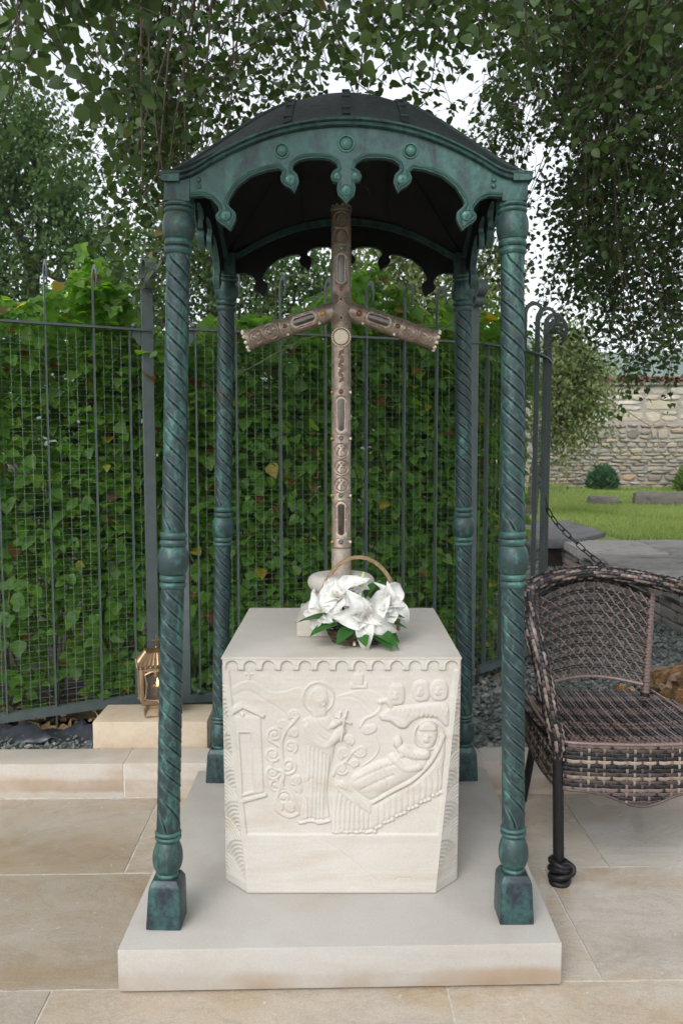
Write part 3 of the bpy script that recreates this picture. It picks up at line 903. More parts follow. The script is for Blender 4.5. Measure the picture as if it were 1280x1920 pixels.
def ring_prof(z0, z1, r, beads=2):
    P = [(r*0.80, z0)]
    for b in range(beads):
        a0 = z0 + (z1-z0)*b/beads; hh = (z1-z0)/beads
        for t in np.linspace(0.06, 0.94, 8): P.append((r*(0.90+0.10*math.sin(PI*t)), a0+hh*t))
        P.append((r*0.86, a0+hh))
    return P[:-1] + [(r*0.80, z1)]
def bulb_prof(z0, z1, r, rn, squash=0.62, skew=0.0):
    P = []
    for t in np.linspace(0, 1, 22):
        tt = t**(1.0+skew)
        P.append((rn + (r-rn)*math.sin(PI*tt)**squash, z0+(z1-z0)*t))
    return P
def build_post():
    b = MB(); b.add(*twisted(0.250, 0.918, 0.0305, 0.10, 0.02)); b.add(*twisted(1.055, 1.790, 0.0305, 0.05, 0.03))
    post = b.build('post', M['bronze'], canopy, angle=70)
    bm = bmesh.new()
    lv = [(0.0,0.046),(0.10,0.0425),(0.113,0.041),(0.129,0.032)]
    rings = [[bm.verts.new((sx*s, sy*s, z)) for sx, sy in ((-1,-1),(1,-1),(1,1),(-1,1))] for z, s in lv]
    bm.faces.new(rings[0][::-1]); bm.faces.new(rings[-1])
    for r1, r2 in zip(rings[:-1], rings[1:]):
        for i in range(4): bm.faces.new((r1[i], r1[(i+1) % 4], r2[(i+1) % 4], r2[i]))
    bmesh.ops.bevel(bm, geom=bm.edges[:], offset=0.0035, segments=3, profile=0.6, affect='EDGES')
    bm.verts.index_update()
    m = MB().add([v.co.copy() for v in bm.verts], [[v.index for v in f.verts] for f in bm.faces]); bm.free()
    m.build('base_block', M['bronze_block'], post, angle=50)
    b = MB().lathe(ring_prof(0.126, 0.139, 0.030, 1), 40); b.lathe(bulb_prof(0.136, 0.230, 0.0405, 0.022, 0.6, -0.12), 48)
    b.build('bulb', M['bronze'], post, angle=40)
    MB().lathe(ring_prof(0.228, 0.254, 0.0355, 2), 40).build('collar', M['bronze'], post, angle=50)
    MB().lathe(ring_prof(0.910, 0.946, 0.0355, 2), 40).build('collar', M['bronze'], post, angle=50)
    MB().lathe(bulb_prof(0.944, 1.024, 0.0415, 0.026, 0.5), 48).build('bulb', M['bronze'], post, angle=40)
    MB().lathe(ring_prof(1.022, 1.060, 0.0355, 2), 40).build('collar', M['bronze'], post, angle=50)
    MB().lathe(ring_prof(1.784, 1.824, 0.0365, 2), 40).build('collar', M['bronze'], post, angle=50)
    MB().lathe(bulb_prof(1.822, 1.892, 0.0420, 0.031, 0.5), 48).build('bulb', M['bronze'], post, angle=40)
    MB().lathe(ring_prof(1.890, 1.918, 0.0385, 2), 40).build('collar', M['bronze'], post, angle=50)
    MB().bev(-0.0335, 0.0335, -0.0335, 0.0335, 1.914, 1.992, 0.004, 2).build('post_head', M['bronze_flat'], post, angle=50)
    return post
def place_post(o, base, top):
    d = Vector((top[0]-base[0], top[1]-base[1], 1.99))
    q = Vector((0,0,1)).rotation_difference(d.normalized())
    o.matrix_basis = Matrix.Translation(Vector((base[0], base[1], PT))) @ q.to_matrix().to_4x4()
post0 = build_post()
H0 = 0.432
spots = [((-0.474,2.078),(CX-H0,CY-H0+0.004)), ((0.472,2.104),(CX+H0,CY-H0+0.006)), ((-0.474,3.018),(CX-H0,CY+H0)), ((0.480,3.038),(CX+H0,CY+H0))]
for i, (b_, t_) in enumerate(spots):
    o = post0 if i == 0 else copy_tree(post0, canopy)
    place_post(o, b_, t_)

half = [(-0.4,2.045),(-0.367,2.047),(-0.344,2.038),(-0.328,2.019),(-0.327,2.009),(-0.335,2.0),(-0.336,1.992),(-0.329,1.982),(-0.314,1.973),(-0.299,1.961),(-0.290,1.977),(-0.284,1.992),(-0.285,2.006),(-0.299,2.019),(-0.304,2.027),(-0.299,2.042),(-0.281,2.070),(-0.246,2.097),(-0.203,2.112),(-0.172,2.116),(-0.162,2.108),(-0.168,2.094),(-0.167,2.084),(-0.157,2.073),(-0.144,2.067),(-0.133,2.056),(-0.126,2.070),(-0.121,2.083),(-0.125,2.1),(-0.138,2.113),(-0.136,2.125),(-0.121,2.136),(-0.100,2.141),(-0.082,2.142),(-0.060,2.142),(-0.043,2.139),(-0.026,2.129),(-0.021,2.117),(-0.034,2.108),(-0.040,2.096),(-0.035,2.084),(-0.021,2.080),(-0.024,2.067),(-0.021,2.050),(-0.010,2.040),(0.0,2.027)]
upper = [(-0.475,2.104),(-0.440,2.1045),(-0.413,2.108),(-0.385,2.119),(-0.346,2.142),(-0.307,2.163),(-0.245,2.191),(-0.167,2.217),(-0.082,2.233),(0.0,2.238)]
low = half + [(-u, z) for u, z in half[-2::-1]]
upl = [tuple(p) for p in catmull(upper + [(-u, z) for u, z in upper[-2::-1]], 4)]
poly = low + [(0.4, 2.07)] + [(u, z-0.004) for u, z in upl[::-1] if abs(u) <= 0.415] + [(-0.4, 2.07)]
TH = 0.020; HF = 0.450
def star(b, u, z, y, r):
    for k in range(4):
        a = PI/2*k + PI/4*0
        b.tube([(u, y, z), (u+math.cos(a)*r*0.62, y+0.001, z+math.sin(a)*r*0.62)], [r*0.17, r*0.08], 5)
    b.ball((u, y-0.001, z), r*0.2, 1)
def build_valance():
    P = MB().plate(poly, TH, Matrix.Translation((0, -HF, 0)))
    val = P.build('valance', [M['bronze_flat'], M['shade_black']], canopy, angle=40)
    val.data.polygons[1].material_index = 1  # inner face: shade given as a black colour
    ins = []
    for i in range(len(low)):
        a, c = Vector(low[max(i-1,0)]), Vector(low[min(i+1,len(low)-1)])
        t = (c-a).normalized(); nn = Vector((-t.y, t.x))
        ins.append((low[i][0]+nn.x*0.0065, -HF-TH/2, low[i][1]+nn.y*0.0065))
    rim = MB().tube(ins, 0.0042, 6)
    rim.build('edge_bead', M['bronze'], val, angle=60)
    for (u, z, r) in ((-0.164,2.158,0.0205), (0.0,2.176,0.0225), (0.164,2.158,0.0205)):
        b = MB(); m = Matrix.Translation((u, -HF-TH/2+0.002, z)) @ Matrix.Rotation(PI/2, 4, 'X')
        b.lathe([(r*(1-0.0), -0.002)] + [(r*(0.86+0.14*math.cos(a)), 0.006*math.sin(a)) for a in np.linspace(0.1, PI-0.1, 8)] + [(r*0.70, 0.002)] + [(r*0.70*math.cos(a), 0.002+r*0.5*math.sin(a)) for a in np.linspace(0.05, PI/2-0.05, 10)], 36, m=m)
        b.build('boss', M['bronze_bright'], val, angle=40)
    for (u, z, r) in ((-0.309,1.998,0.0145), (0.309,1.998,0.0145), (-0.1435,2.088,0.0145), (0.1435,2.088,0.0145), (0.0,2.061,0.0145), (-0.0235,2.096,0.0118), (0.0235,2.096,0.0118)):
        b = MB(); m = Matrix.Translation((u, -HF-TH/2+0.001, z)) @ Matrix.Rotation(PI/2, 4, 'X')
        b.lathe([(r,-0.002),(r*0.98,0.003),(r*0.86,0.005),(r*0.78,0.003),(r*0.72,0.003),(r*0.4,0.006),(0.0005,0.0065)], 24, m=m)
        star(b, u, z, -HF-TH/2-0.005, r)
        b.build('rosette', M['bronze_bright'], val, angle=40)
    for u in (-0.378, 0.378):
        for z in (2.086, 2.0705):
            b = MB().ball((u, -HF-TH/2-0.001, z), 0.0065, 2, (1,0.8,1)); b.build('stud', M['bronze'], val)
    b = MB(); seg = [(0.0,0.0),(-0.018,0.0),(-0.026,0.003),(-0.028,0.008),(-0.024,0.012),(-0.030,0.015),(-0.031,0.019),(-0.022,0.023),(0.02,0.023),(0.02,0.0)]
    U = [p for p in upl]
    V = []; F = []
    for (u, z) in U:
        mit = 1.0
        for (dy, dz) in seg: V.append((u if abs(u) < 0.44 else u*1.0, -HF + dy + 0.004, z-0.021+dz))
    k = len(seg)
    for i in range(len(U)-1):
        for j in range(k):
            F.append((i*k+j, (i+1)*k+j, (i+1)*k+(j+1) % k, i*k+(j+1) % k))
    F.append(tuple(range(k-1,-1,-1))); F.append(tuple(range((len(U)-1)*k, len(U)*k)))
    b.add(V, F).build('cornice', M['bronze_flat'], val, angle=35)
    return val
val0 = build_valance()
for k in range(4):
    o = val0 if k == 0 else copy_tree(val0, canopy)
    o.matrix_basis = Matrix.Translation((CX, CY, 0)) @ Matrix.Rotation(k*PI/2, 4, 'Z') @ Matrix.Scale(0.9995-0.0005*k, 4)

def Aarch(t):
    t = abs(t)
    return math.cos(PI/2*t/0.455)**1.12 if t < 0.455 else 0.0
def roof_z(u, v): return 2.104 + 0.137*(Aarch(u)+Aarch(v)) + 0.082*(max(0, Aarch(u)*Aarch(v)))**0.62
RH = 0.462; N = 44
def roof_sheet(dz, sc):
    V = []
    for i in range(N+1):
        for j in range(N+1):
            u = -RH + 2*RH*i/N; v = -RH + 2*RH*j/N
            V.append((CX+u*sc, CY+v*sc, roof_z(u, v)+dz))
    return V
Va, Vb = roof_sheet(0, 1), roof_sheet(-0.012, 0.985)
q = (N+1)
F = [(i*q+j, (i+1)*q+j, (i+1)*q+j+1, i*q+j+1) for i in range(N) for j in range(N)]
F2 = [tuple(x+q*q for x in f[::-1]) for f in F]
edge = [(i, 0) for i in range(N)] + [(N, j) for j in range(N)] + [(N-i, N) for i in range(N)] + [(0, N-j) for j in range(N)]
ids = [i*q+j for i, j in edge]
F3 = [(ids[k], ids[k]+q*q, ids[(k+1) % len(ids)]+q*q, ids[(k+1) % len(ids)]) for k in range(len(ids))]
roof = MB().add(Va+Vb, F+F2+F3).build('roof', [M['bronze_dark'], M['shade_black']], canopy, angle=60)
for i in range(len(F), len(F)+len(F2)): roof.data.polygons[i].material_index = 1  # underside coloured black for the shade under the dome
def strap(along, c0, a, b_, dz=0.004, wid=0.011):
    mb = MB(); n = 26; P = []
    V = []; Fs = []
    for i in range(n+1):
        t = a + (b_-a)*i/n
        for s in (-1, 1):
            for lift in (-0.004, dz):
                u, v = (c0+s*wid, t) if along == 'v' else (t, c0+s*wid)
                V.append((CX+u, CY+v, roof_z(u, v)+lift))
    for i in range(n):
        o_ = 4*i; p = o_+4
        Fs += [(o_+1, p+1, p+3, o_+3), (o_, p, p+1, o_+1), (o_+2, o_+3, p+3, p+2)]
    mb.add(V, Fs)
    for i in range(1, n, 3):
        t = a + (b_-a)*i/n
        u, v = (c0, t) if along == 'v' else (t, c0)
        mb.tube([(CX+u-(wid if along == 'v' else 0), CY+v-(0 if along == 'v' else wid), roof_z(u, v)+dz), (CX+u+(wid if along == 'v' else 0), CY+v+(0 if along == 'v' else wid), roof_z(u, v)+dz)], 0.0055, 6)
    return mb.build('roof_rib', M['bronze_dark'], roof, angle=40)
for c0 in (-0.152, 0.0, 0.152):
    strap('v', c0, -0.445, 0.445)
    for a, b_ in ((-0.445, -0.17), (0.17, 0.445)): strap('u', c0, a, b_)
for sx in (-1, 1):
    for sy in (-1, 1):
        pts = [(CX+sx*t, CY+sy*t, roof_z(t, t)+0.001) for t in np.linspace(0.16, 0.45, 14)]
        MB().tube(pts, 0.007, 8).build('hip_seam', M['bronze_dark'], roof)
        pts = [(CX+sx*t*0.985, CY+sy*t*0.985, roof_z(t, t)-0.014) for t in np.linspace(0.05, 0.45, 14)]
        MB().tube(pts, 0.006, 6).build('inner_rib', M['shade_black'], roof)
for c0 in (-0.152, 0.152):
    pts = [(CX+c0*0.985, CY+v*0.985, roof_z(c0, v)-0.014) for v in np.linspace(-0.43, 0.43, 20)]
    MB().tube(pts, 0.0045, 6).build('inner_rib', M['shade_black'], roof)

# ------------------------------------------------------------------ carved limestone pedestal
PX, PYF, PYB, PZ0, PZ1 = 0.0, 2.208, 2.908, PT+0.003, 0.813
pedestal = empty('stone_pedestal', (PX, 2.56, PZ0), 'carved pale limestone pedestal with relief scene and scalloped frieze under the cross', 'pedestal')
nr, nc = 400, 400
T = np.linspace(0, 1, nr+1)[:, None]; SS = np.linspace(0, 1, nc+1)[None, :]
xl = 48 + 117*T; xr = 1242 - 130*T
X = xl + (xr-xl)*SS; Y = 300 + 1200*T + 0*SS
Hm = np.zeros_like(X); LAB = np.zeros(X.shape, int)
def sstep(t): t = np.clip(t, 0, 1); return t*t*(3-2*t)
def segd(pts, bx=None):
    D = np.full(X.shape, 1e9)
    for (ax, ay), (bx_, by) in zip(pts[:-1], pts[1:]):
        dx, dy = bx_-ax, by-ay; L2 = dx*dx+dy*dy+1e-9
        t = np.clip(((X-ax)*dx + (Y-ay)*dy)/L2, 0, 1)
        np.minimum(D, np.hypot(X-ax-t*dx, Y-ay-t*dy), out=D)
    return D
def inside(pts):
    I = np.zeros(X.shape, bool); n = len(pts)
    for i in range(n):
        x1, y1 = pts[i]; x2, y2 = pts[(i+1) % n]
        c = ((y1 > Y) != (y2 > Y)) & (X < (x2-x1)*(Y-y1)/((y2-y1) if abs(y2-y1) > 1e-9 else 1e-9) + x1)
        I ^= c
    return I
def put(h, mask, lab, mode='max'):
    global Hm
    n = np.where(mask, h, -1e9)
    up = n > Hm
    Hm = np.where(up, n, Hm)
    if lab: LAB[mask & up] = lab
def pillow(pts, h, edge, lab, base=None, smooth=6):
    P = [tuple(p) for p in (catmull(pts, smooth, True) if smooth else pts)]
    I = inside(P); D = segd(P + [P[0]])
    prof = np.sqrt(np.clip(1-(1-np.clip(D/edge, 0, 1))**2, 0, 1))
    put((BG if base is None else base) + h*prof, I, lab)
    return I, D
def ridge(pts, wd, h, lab, base=None, smooth=6, mask=None):
    P = [tuple(p) for p in (catmull(pts, smooth) if smooth else pts)]
    D = segd(P); m = D < wd
    if mask is not None: m &= mask
    put((BG if base is None else base) + h*np.sqrt(np.clip(1-(D/wd)**2, 0, 1)), m, lab)
def groove(pts, wd, dep, smooth=6, mask=None):
    global Hm
    P = [tuple(p) for p in (catmull(pts, smooth) if smooth else pts)]
    g_ = dep*np.exp(-(segd(P)/wd)**2)
    if mask is not None: g_ = np.where(mask, g_, 0)
    Hm = Hm - g_
def disc(c, rx, ry, h, lab, base=None, edge=1.0):
    q_ = ((X-c[0])/rx)**2 + ((Y-c[1])/ry)**2
    put((BG if base is None else base) + h*np.sqrt(np.clip(1-q_, 0, 1))**edge, q_ < 1, lab)
def ring(c, r, wd, h, lab, base=None):
    d = np.abs(np.hypot(X-c[0], Y-c[1])-r)
    put((BG if base is None else base) + h*np.sqrt(np.clip(1-(d/wd)**2, 0, 1)), d < wd, lab)
def spiral(c, r, turns, sgn, a0, wd=8, h=5.0, lab=4):
    pts = [(c[0]+r*(1-0.80*t)*math.cos(a0+sgn*2*PI*turns*t), c[1]+r*(1-0.80*t)*math.sin(a0+sgn*2*PI*turns*t)) for t in np.linspace(0, 1, 26)]
    ridge(pts, wd, h, lab, smooth=0)
    disc((c[0]+r*0.08, c[1]), r*0.26, r*0.26, h*1.1, lab)
BG = -8.0
# recessed field
field = (X > 78 + 82*(Y-365)/840) & (X < 1216 - 88*(Y-365)/840) & (Y < 1203)
fd = np.minimum(np.minimum(X-(78+82*(Y-365)/840), (1216-88*(Y-365)/840)-X), 1203-Y)
Hm = np.where(field, BG*sstep(fd/9), 0.0)
# hills
hill1 = [(60,470),(110,440),(175,415),(225,430),(290,470),(360,468),(430,450),(500,470),(610,492),(670,478),(730,462),(790,462),(840,485),(880,520)]
ph_ = [tuple(p) for p in catmull(hill1, 5)]
D = segd(ph_); hx = np.interp(X, [p[0] for p in ph_], [p[1] for p in ph_])
below = field & (Y > hx) & (X < 880)
put(BG + 3.0*sstep((Y-hx)/8)*np.exp(-np.clip(Y-hx-10, 0, 400)/70.0), below, 7)
groove([(90,500),(170,470),(250,510),(330,560),(380,600)], 7, 2.0, mask=field); groove([(620,505),(690,500),(740,520),(790,570)], 6, 1.6, mask=field)
ridge([(183,368),(183,412)], 6, 5, 7, smooth=0); ridge([(167,386),(200,386)], 6, 5, 7, smooth=0)
# domed chapel on the hill
pillow([(690,425),(690,460),(775,460),(775,425),(757,425),(757,440),(735,440),(735,425),(715,425),(715,440),(704,440),(704,425)], 5, 6, 7, smooth=0)
pillow([(706,395),(706,440),(754,440),(754,395)], 6, 6, 7, smooth=0); disc((730,395), 27, 18, 7, 7); ridge([(730,368),(730,382)], 4, 5, 7, smooth=0)
# gabled shrine at the left
pillow([(88,596),(240,596),(252,985),(122,1012)], 6, 9, 5, smooth=0)
pillow([(80,560),(148,522),(262,590),(256,612),(150,560),(86,600)], 10, 9, 5, smooth=0)
ridge([(92,585),(148,545),(246,598)], 6, 11, 5, smooth=0); disc((148,592), 12, 12, 9, 5)
pillow([(118,1022),(262,985),(268,1006),(128,1046)], 9, 8, 5, smooth=0)
niche = inside([(124,676),(190,676),(205,978),(140,1000)])
Hm = np.where(niche, np.minimum(Hm, BG + 0.2), Hm); nd = segd([(124,676),(190,676),(205,978),(140,1000),(124,676)])
put(BG + 8*np.sqrt(np.clip(1-(nd/7)**2, 0, 1)), nd < 7, 5)
# vine scrolls
ridge([(430,1090),(380,1110),(330,1085),(310,1030),(330,960),(350,900),(345,820),(340,740),(360,680),(400,630),(425,600)], 10, 6, 4)
ridge([(345,960),(385,985),(410,1040),(428,1090)], 8, 5.5, 4)
ridge([(350,880),(300,860),(285,820)], 7, 5, 4); ridge([(345,760),(300,730),(290,700)], 7, 5, 4)
for k, (c, r, s_, a0) in enumerate([((308,692),40,1,2.0),((388,752),32,-1,1.0),((295,790),38,1,0.6),((376,850),45,-1,2.6),((295,882),38,1,0.4),((412,920),26,-1,2.2),((310,945),38,1,-0.6),((350,1015),44,-1,0.2),((405,590),26,1,2.4),((345,640),26,-1,1.2),((405,684),24,1,2.8),((420,968),18,-1,1.0),((385,1055),26,1,1.0),((655,785),30,1,2.0),((738,775),30,-1,2.6),((643,865),30,1,0.5),((680,718),25,-1,1.0),((712,838),19,1,2.0),((330,1062),22,1,2.0)]):
    spiral(c, r, 1.55, s_, a0)
ridge([(600,900),(620,850),(660,830),(690,790),(720,760)], 7, 5, 4); ridge([(660,830),(700,845),(720,830)], 6, 4.5, 4); ridge([(690,790),(670,740),(690,715)], 6, 4.5, 4)
# ribbon and leaf between the figures
ridge([(842,512),(836,560),(805,590),(760,612),(738,650)], 8, 5, 7); pillow([(742,660),(770,640),(815,640),(820,670),(790,690),(755,690)], 5, 14, 7)
ridge([(815,700),(830,760),(800,810),(745,850)], 5, 4, 7)
# standing figure
ring((528,503), 76, 7, 7, 2); put(BG + 2.5 + 0*X, np.hypot(X-528, Y-503) < 76, 2)
robe = [(445,640),(452,612),(490,595),(530,590),(575,600),(600,640),(612,700),(605,780),(585,870),(575,960),(572,1040),(585,1120),(560,1138),(500,1132),(432,1140),(440,1060),(452,960),(445,860),(432,760),(434,690)]
Ir, Dr = pillow(robe, 13, 42, 2)
for k, (xa, xb) in enumerate([(462,455),(482,478),(503,500),(524,520),(545,538),(562,556),(580,566)]):
    groove([(xa+8,740+10*k),(xa+4,860),(xb,1000),(xb-4,1125)], 5.5, 3.6, mask=Ir)
groove([(470,620),(500,690),(545,745),(600,730)], 7, 3.5, mask=Ir); groove([(490,612),(520,680),(560,715)], 6, 3.0, mask=Ir); groove([(520,600),(545,650),(585,680)], 5, 2.6, mask=Ir)
groove([(470,930),(505,905),(530,960),(535,1010)], 6, 3.2, mask=Ir); groove([(445,1000),(470,1040),(490,1120)], 5, 2.8, mask=Ir)
pillow([(478,500),(492,462),(530,448),(568,464),(580,505),(572,560),(560,600),(500,605),(486,560)], 11, 26, 2)
disc((540,518), 30, 42, 15, 2); ridge([(552,505),(562,530),(552,540)], 5, 17, 2)
groove([(505,480),(500,530),(512,580)], 6, 3.0); groove([(528,508),(540,506)], 4, 2.2); groove([(532,556),(552,556)], 3.5, 2.0)
ridge([(470,650),(505,720),(560,745),(600,715),(640,672)], 26, 16, 2); ridge([(575,655),(605,640),(635,620)], 18, 14, 2)
disc((632,690), 20, 18, 17, 2); disc((622,625), 17, 16, 15, 2)
ridge([(640,720),(650,660),(660,600)], 6, 17, 2, smooth=0); ridge([(615,600),(690,632)], 6, 15, 2, smooth=0); ridge([(640,575),(632,612)], 5, 12, 2, smooth=0); ridge([(672,570),(664,600)], 5, 12, 2, smooth=0)
groove([(440,1128),(490,1112),(520,1132),(575,1112)], 6, 3.5, mask=Ir)
ridge([(432,1140),(490,1128),(530,1140),(580,1128)], 10, 10, 2); disc((540,1132), 34, 12, 11, 2)
# couch with reclining figure
drape = [(600,945),(640,925),(700,960),(760,1000),(805,1040),(900,985),(1000,925),(1080,850),(1130,770),(1150,700),(1165,760),(1150,880),(1140,975),(1080,1010),(1000,1060),(900,1115),(800,1170),(740,1185),(660,1190),(590,1182)]
Id, Dd = pillow(drape, 11, 30, 3, smooth=3)
for xk in range(612, 800, 24): groove([(xk+20,965+0.35*(xk-600)),(xk+6,1050),(xk,1180)], 5.5, 3.2, mask=Id)
for k in range(11):
    xk = 828+30*k; yk = 1035-0.62*(xk-805); groove([(xk,yk+30),(xk+4,yk+75),(xk,1165-0.58*(xk-800))], 5.5, 3.0, mask=Id)
for k in range(16): disc((598+k*14, 1186+4*math.sin(k*1.7)), 10, 11, 11, 3)
for k in range(17): disc((815+k*20.5, 1166-k*11.6+4*math.sin(k*2.1)), 12, 11, 11, 3)
rail_ = [(800,1032),(900,975),(990,925),(1070,850),(1120,775),(1150,700)]
ridge(rail_, 16, 15, 3); groove([(808,1044),(905,988),(1000,938),(1085,860),(1135,780)], 6, 5)
body = [(690,905),(740,865),(820,825),(900,800),(960,790),(1030,800),(1075,815),(1070,860),(1010,905),(940,940),(860,985),(800,1025),(740,1000),(690,960)]
Ib, Db = pillow(body, 18, 55, 3)
groove([(705,925),(790,880),(880,845),(950,830)], 7, 3.0, mask=Ib); groove([(740,965),(820,925),(900,890)], 7, 3.4, mask=Ib); groove([(830,840),(860,890),(875,945)], 6, 3.2, mask=Ib)
for k in range(5): groove([(760+26*k,880-10*k),(775+26*k,960-12*k)], 4, 1.8, mask=Ib)
pillow([(600,950),(650,920),(700,950),(760,1000),(800,1040),(790,1100),(720,1060),(650,1010)], 16, 36, 3)
for k in range(4): groove([(622+24*k,950+8*k),(690+22*k,1010+14*k),(740+14*k,1080+14*k)], 5, 3.2)
ring((1080,692), 72, 7, 8, 3)
pillow([(1020,700),(1035,655),(1075,640),(1118,655),(1122,700),(1105,745),(1070,768),(1035,748)], 14, 26, 3)
disc((1068,705), 28, 36, 20, 3); pillow([(1030,668),(1040,640),(1075,625),(1115,640),(1118,668),(1075,672)], 18, 12, 3)
groove([(1052,700),(1064,698)], 4, 2.4); groove([(1076,704),(1088,704)], 4, 2.4); groove([(1058,732),(1080,733)], 4, 2.2)
ridge([(1060,790),(1000,790),(950,765)], 30, 22, 3); ridge([(1030,850),(960,860),(915,815)], 26, 22, 3)
disc((925,728), 24, 34, 17, 3); disc((905,810), 30, 28, 18, 3); disc((945,790), 20, 22, 19, 3)
for k in range(4): groove([(960+22*k,765+7*k),(985+20*k,825+6*k)], 4, 2.2)
# three onlookers
for i, (c, rr_) in enumerate([((918,486),44), ((1042,468),46), ((1132,464),48)]):
    pillow([(c[0]-rr_,c[1]+5),(c[0]-30,c[1]-42),(c[0]+6,c[1]-52),(c[0]+38,c[1]-36),(c[0]+rr_,c[1]+8),(c[0]+32,c[1]+50),(c[0]-24,c[1]+54)], 9, 20, 6)
    disc((c[0]-5, c[1]+6), 27, 36, 14, 6); ridge([(c[0]-10,c[1]),(c[0]-15,c[1]+18),(c[0]-6,c[1]+20)], 5, 15.5, 6)
    groove([(c[0]-26,c[1]+2),(c[0]-16,c[1])], 4, 2.2); groove([(c[0]+2,c[1]+2),(c[0]+14,c[1])], 4, 2.2); groove([(c[0]-16,c[1]+30),(c[0]+2,c[1]+30)], 3.5, 1.8)
pillow([(840,600),(870,560),(930,545),(1000,540),(1090,530),(1170,540),(1185,610),(1170,650),(1120,610),(1060,600),(1000,625),(965,660),(930,655),(880,625)], 11, 26, 6)
for k in range(12):
    xk = 890+24*k; ridge([(xk,560+6*(k % 2)),(xk+10,600),(xk+22,556)], 4, 13, 6, smooth=0)
pillow([(832,590),(860,578),(910,590),(960,610),(975,650),(930,655),(890,625),(845,618)], 15, 16, 6)
ridge([(838,525),(870,520),(890,545)], 14, 10, 6)
# plain foot: fine bedding seam and a small chip
groove([(530,1222),(600,1262),(690,1330),(760,1390),(812,1432)], 4, 0.9); groove([(905,1440),(925,1425),(985,1424)], 4, 1.6)
# scalloped arcade under the top
band = (Y < 366); Hm = np.where(band, 4.5, Hm); LAB[band] = 1
op = np.zeros(X.shape, bool); dmin = np.full(X.shape, 1e9); yy0 = 348
for k in range(-1, 14):
    c = 97 + 91.6*k
    r_ = np.hypot(X-c, np.minimum(Y-yy0, 0)); op |= (r_ < 29) & (Y > yy0-29)
    dmin = np.minimum(dmin, np.abs(r_-37))
Hm = np.where(band & op, BG + 1.0, Hm)
Hm = np.where(band & ~op, 4.5 - 2.2*np.exp(-((dmin-9)/3.5)**2) - 2.0*np.exp(-((dmin-18)/3.0)**2), Hm)
Hm = np.where(band & (Y < 308), 4.5, Hm)
LAB[band & op] = 0
edgef = np.minimum(np.minimum(SS, 1-SS)*60, np.minimum(T, 1-T)*90); Hm = np.where(edgef < 1, np.minimum(Hm, Hm*edgef), Hm)
Hm = np.clip(Hm, -12, 24)
# a light smoothing pass keeps the chisel edges soft
Hs = Hm.copy(); Hs[1:-1,1:-1] = (Hm[1:-1,1:-1]*4 + Hm[:-2,1:-1] + Hm[2:,1:-1] + Hm[1:-1,:-2] + Hm[1:-1,2:])/8
kx_ = (0.000563 + 0.000008*T); wx = (X - (645 - 7*T))*kx_; wz = PZ1 - (PZ1-PZ0)*T + 0*SS; wy = PYF + 0.004 - Hs*0.00062
PV = np.stack([wx+PX, wy, wz], 2).reshape(-1, 3)
qn = nc+1
ii, jj = np.meshgrid(np.arange(nr), np.arange(nc), indexing='ij')
QF = np.stack([ii*qn+jj, (ii+1)*qn+jj, (ii+1)*qn+jj+1, ii*qn+jj+1], 2).reshape(-1, 4)
lab = LAB[:-1, :-1].reshape(-1)
for L_, nm in ((0,'front_panel'), (1,'arcade_frieze'), (2,'carved_standing_figure'), (3,'carved_couch_figure'), (4,'carved_vine'), (5,'carved_shrine'), (6,'carved_onlookers'), (7,'carved_hills')):
    f = QF[lab == L_]
    if not len(f): continue
    used = np.unique(f); mp = np.full(len(PV), -1); mp[used] = np.arange(len(used))
    mobj(nm, mesh_arrays(nm, PV[used], mp[f], True), M['carved'], pedestal)
# chamfered corners with fish-scale waves
def chamfer(sx):
    nt, ns = 260, 40; V = []
    xt, xb, xs = 0.336, 0.270, 0.343
    A = np.linspace(0.03, 1, nt+1)
    nrm = Vector((sx*0.73, -0.68, 0.0)).normalized()
    for t in A:
        fx = xt + (xb-xt)*t; sxx = xt + (xs-xt)*t; fy = PYF + 0.004; sy = PYF + 0.004 + 0.074*t
        wd_ = math.hypot(sxx-fx, sy-fy)
        for s in np.linspace(0, 1, ns+1):
            d = s*wd_; z = (1-t)*(PZ1-PZ0)
            h = 0.0
            best = None
            if 0.10 < t < 0.965:
                for k in range(12):
                    cz = 0.018 + 0.058*k - 0.03; ca = wd_ if k % 2 == 0 else 0.0
                    r_ = math.hypot(d-ca, (z-cz)*0.9)
                    if r_ < 0.098*min(1, 0.35+t) and z > cz-0.001: best = r_; break
                if best is not None: h = 0.0022*math.sin(best/0.0105*2*PI) - 0.001
                m_ = min(1, s*12, (1-s)*12); h = h*m_
            p = Vector((sx*(fx+(sxx-fx)*s), fy+(sy-fy)*s, PZ0+z)) + nrm*h
            V.append(p)
    F_ = [((i*(ns+1)+j), (i*(ns+1)+j+1), ((i+1)*(ns+1)+j+1), ((i+1)*(ns+1)+j)) for i in range(nt) for j in range(ns)]
    if sx < 0: F_ = [f[::-1] for f in F_]
    MB().add(V, F_).build('wave_chamfer', M['carved'], pedestal, angle=180)
chamfer(-1); chamfer(1)
b = MB()
zt = PZ0 + 0.97*(PZ1-PZ0)
for sx in (-1, 1):
    V = [(sx*0.336, PYF+0.006, zt), (sx*0.343, PYF+0.078, PZ0), (sx*0.343, PYB, PZ0), (sx*0.336, PYB, zt), (sx*0.336, PYF+0.004, PZ1-0.004), (sx*0.336, PYB, PZ1-0.004)]
    f = [(0,1,2,3), (4,0,3,5)]
    b.add(V, f if sx > 0 else [x[::-1] for x in f])
b.add([(-0.343,PYB,PZ0),(0.343,PYB,PZ0),(0.336,PYB,PZ1-0.004),(-0.336,PYB,PZ1-0.004)], [(1,0,3,2)])
b.build('block', M['carved'], pedestal, angle=30)
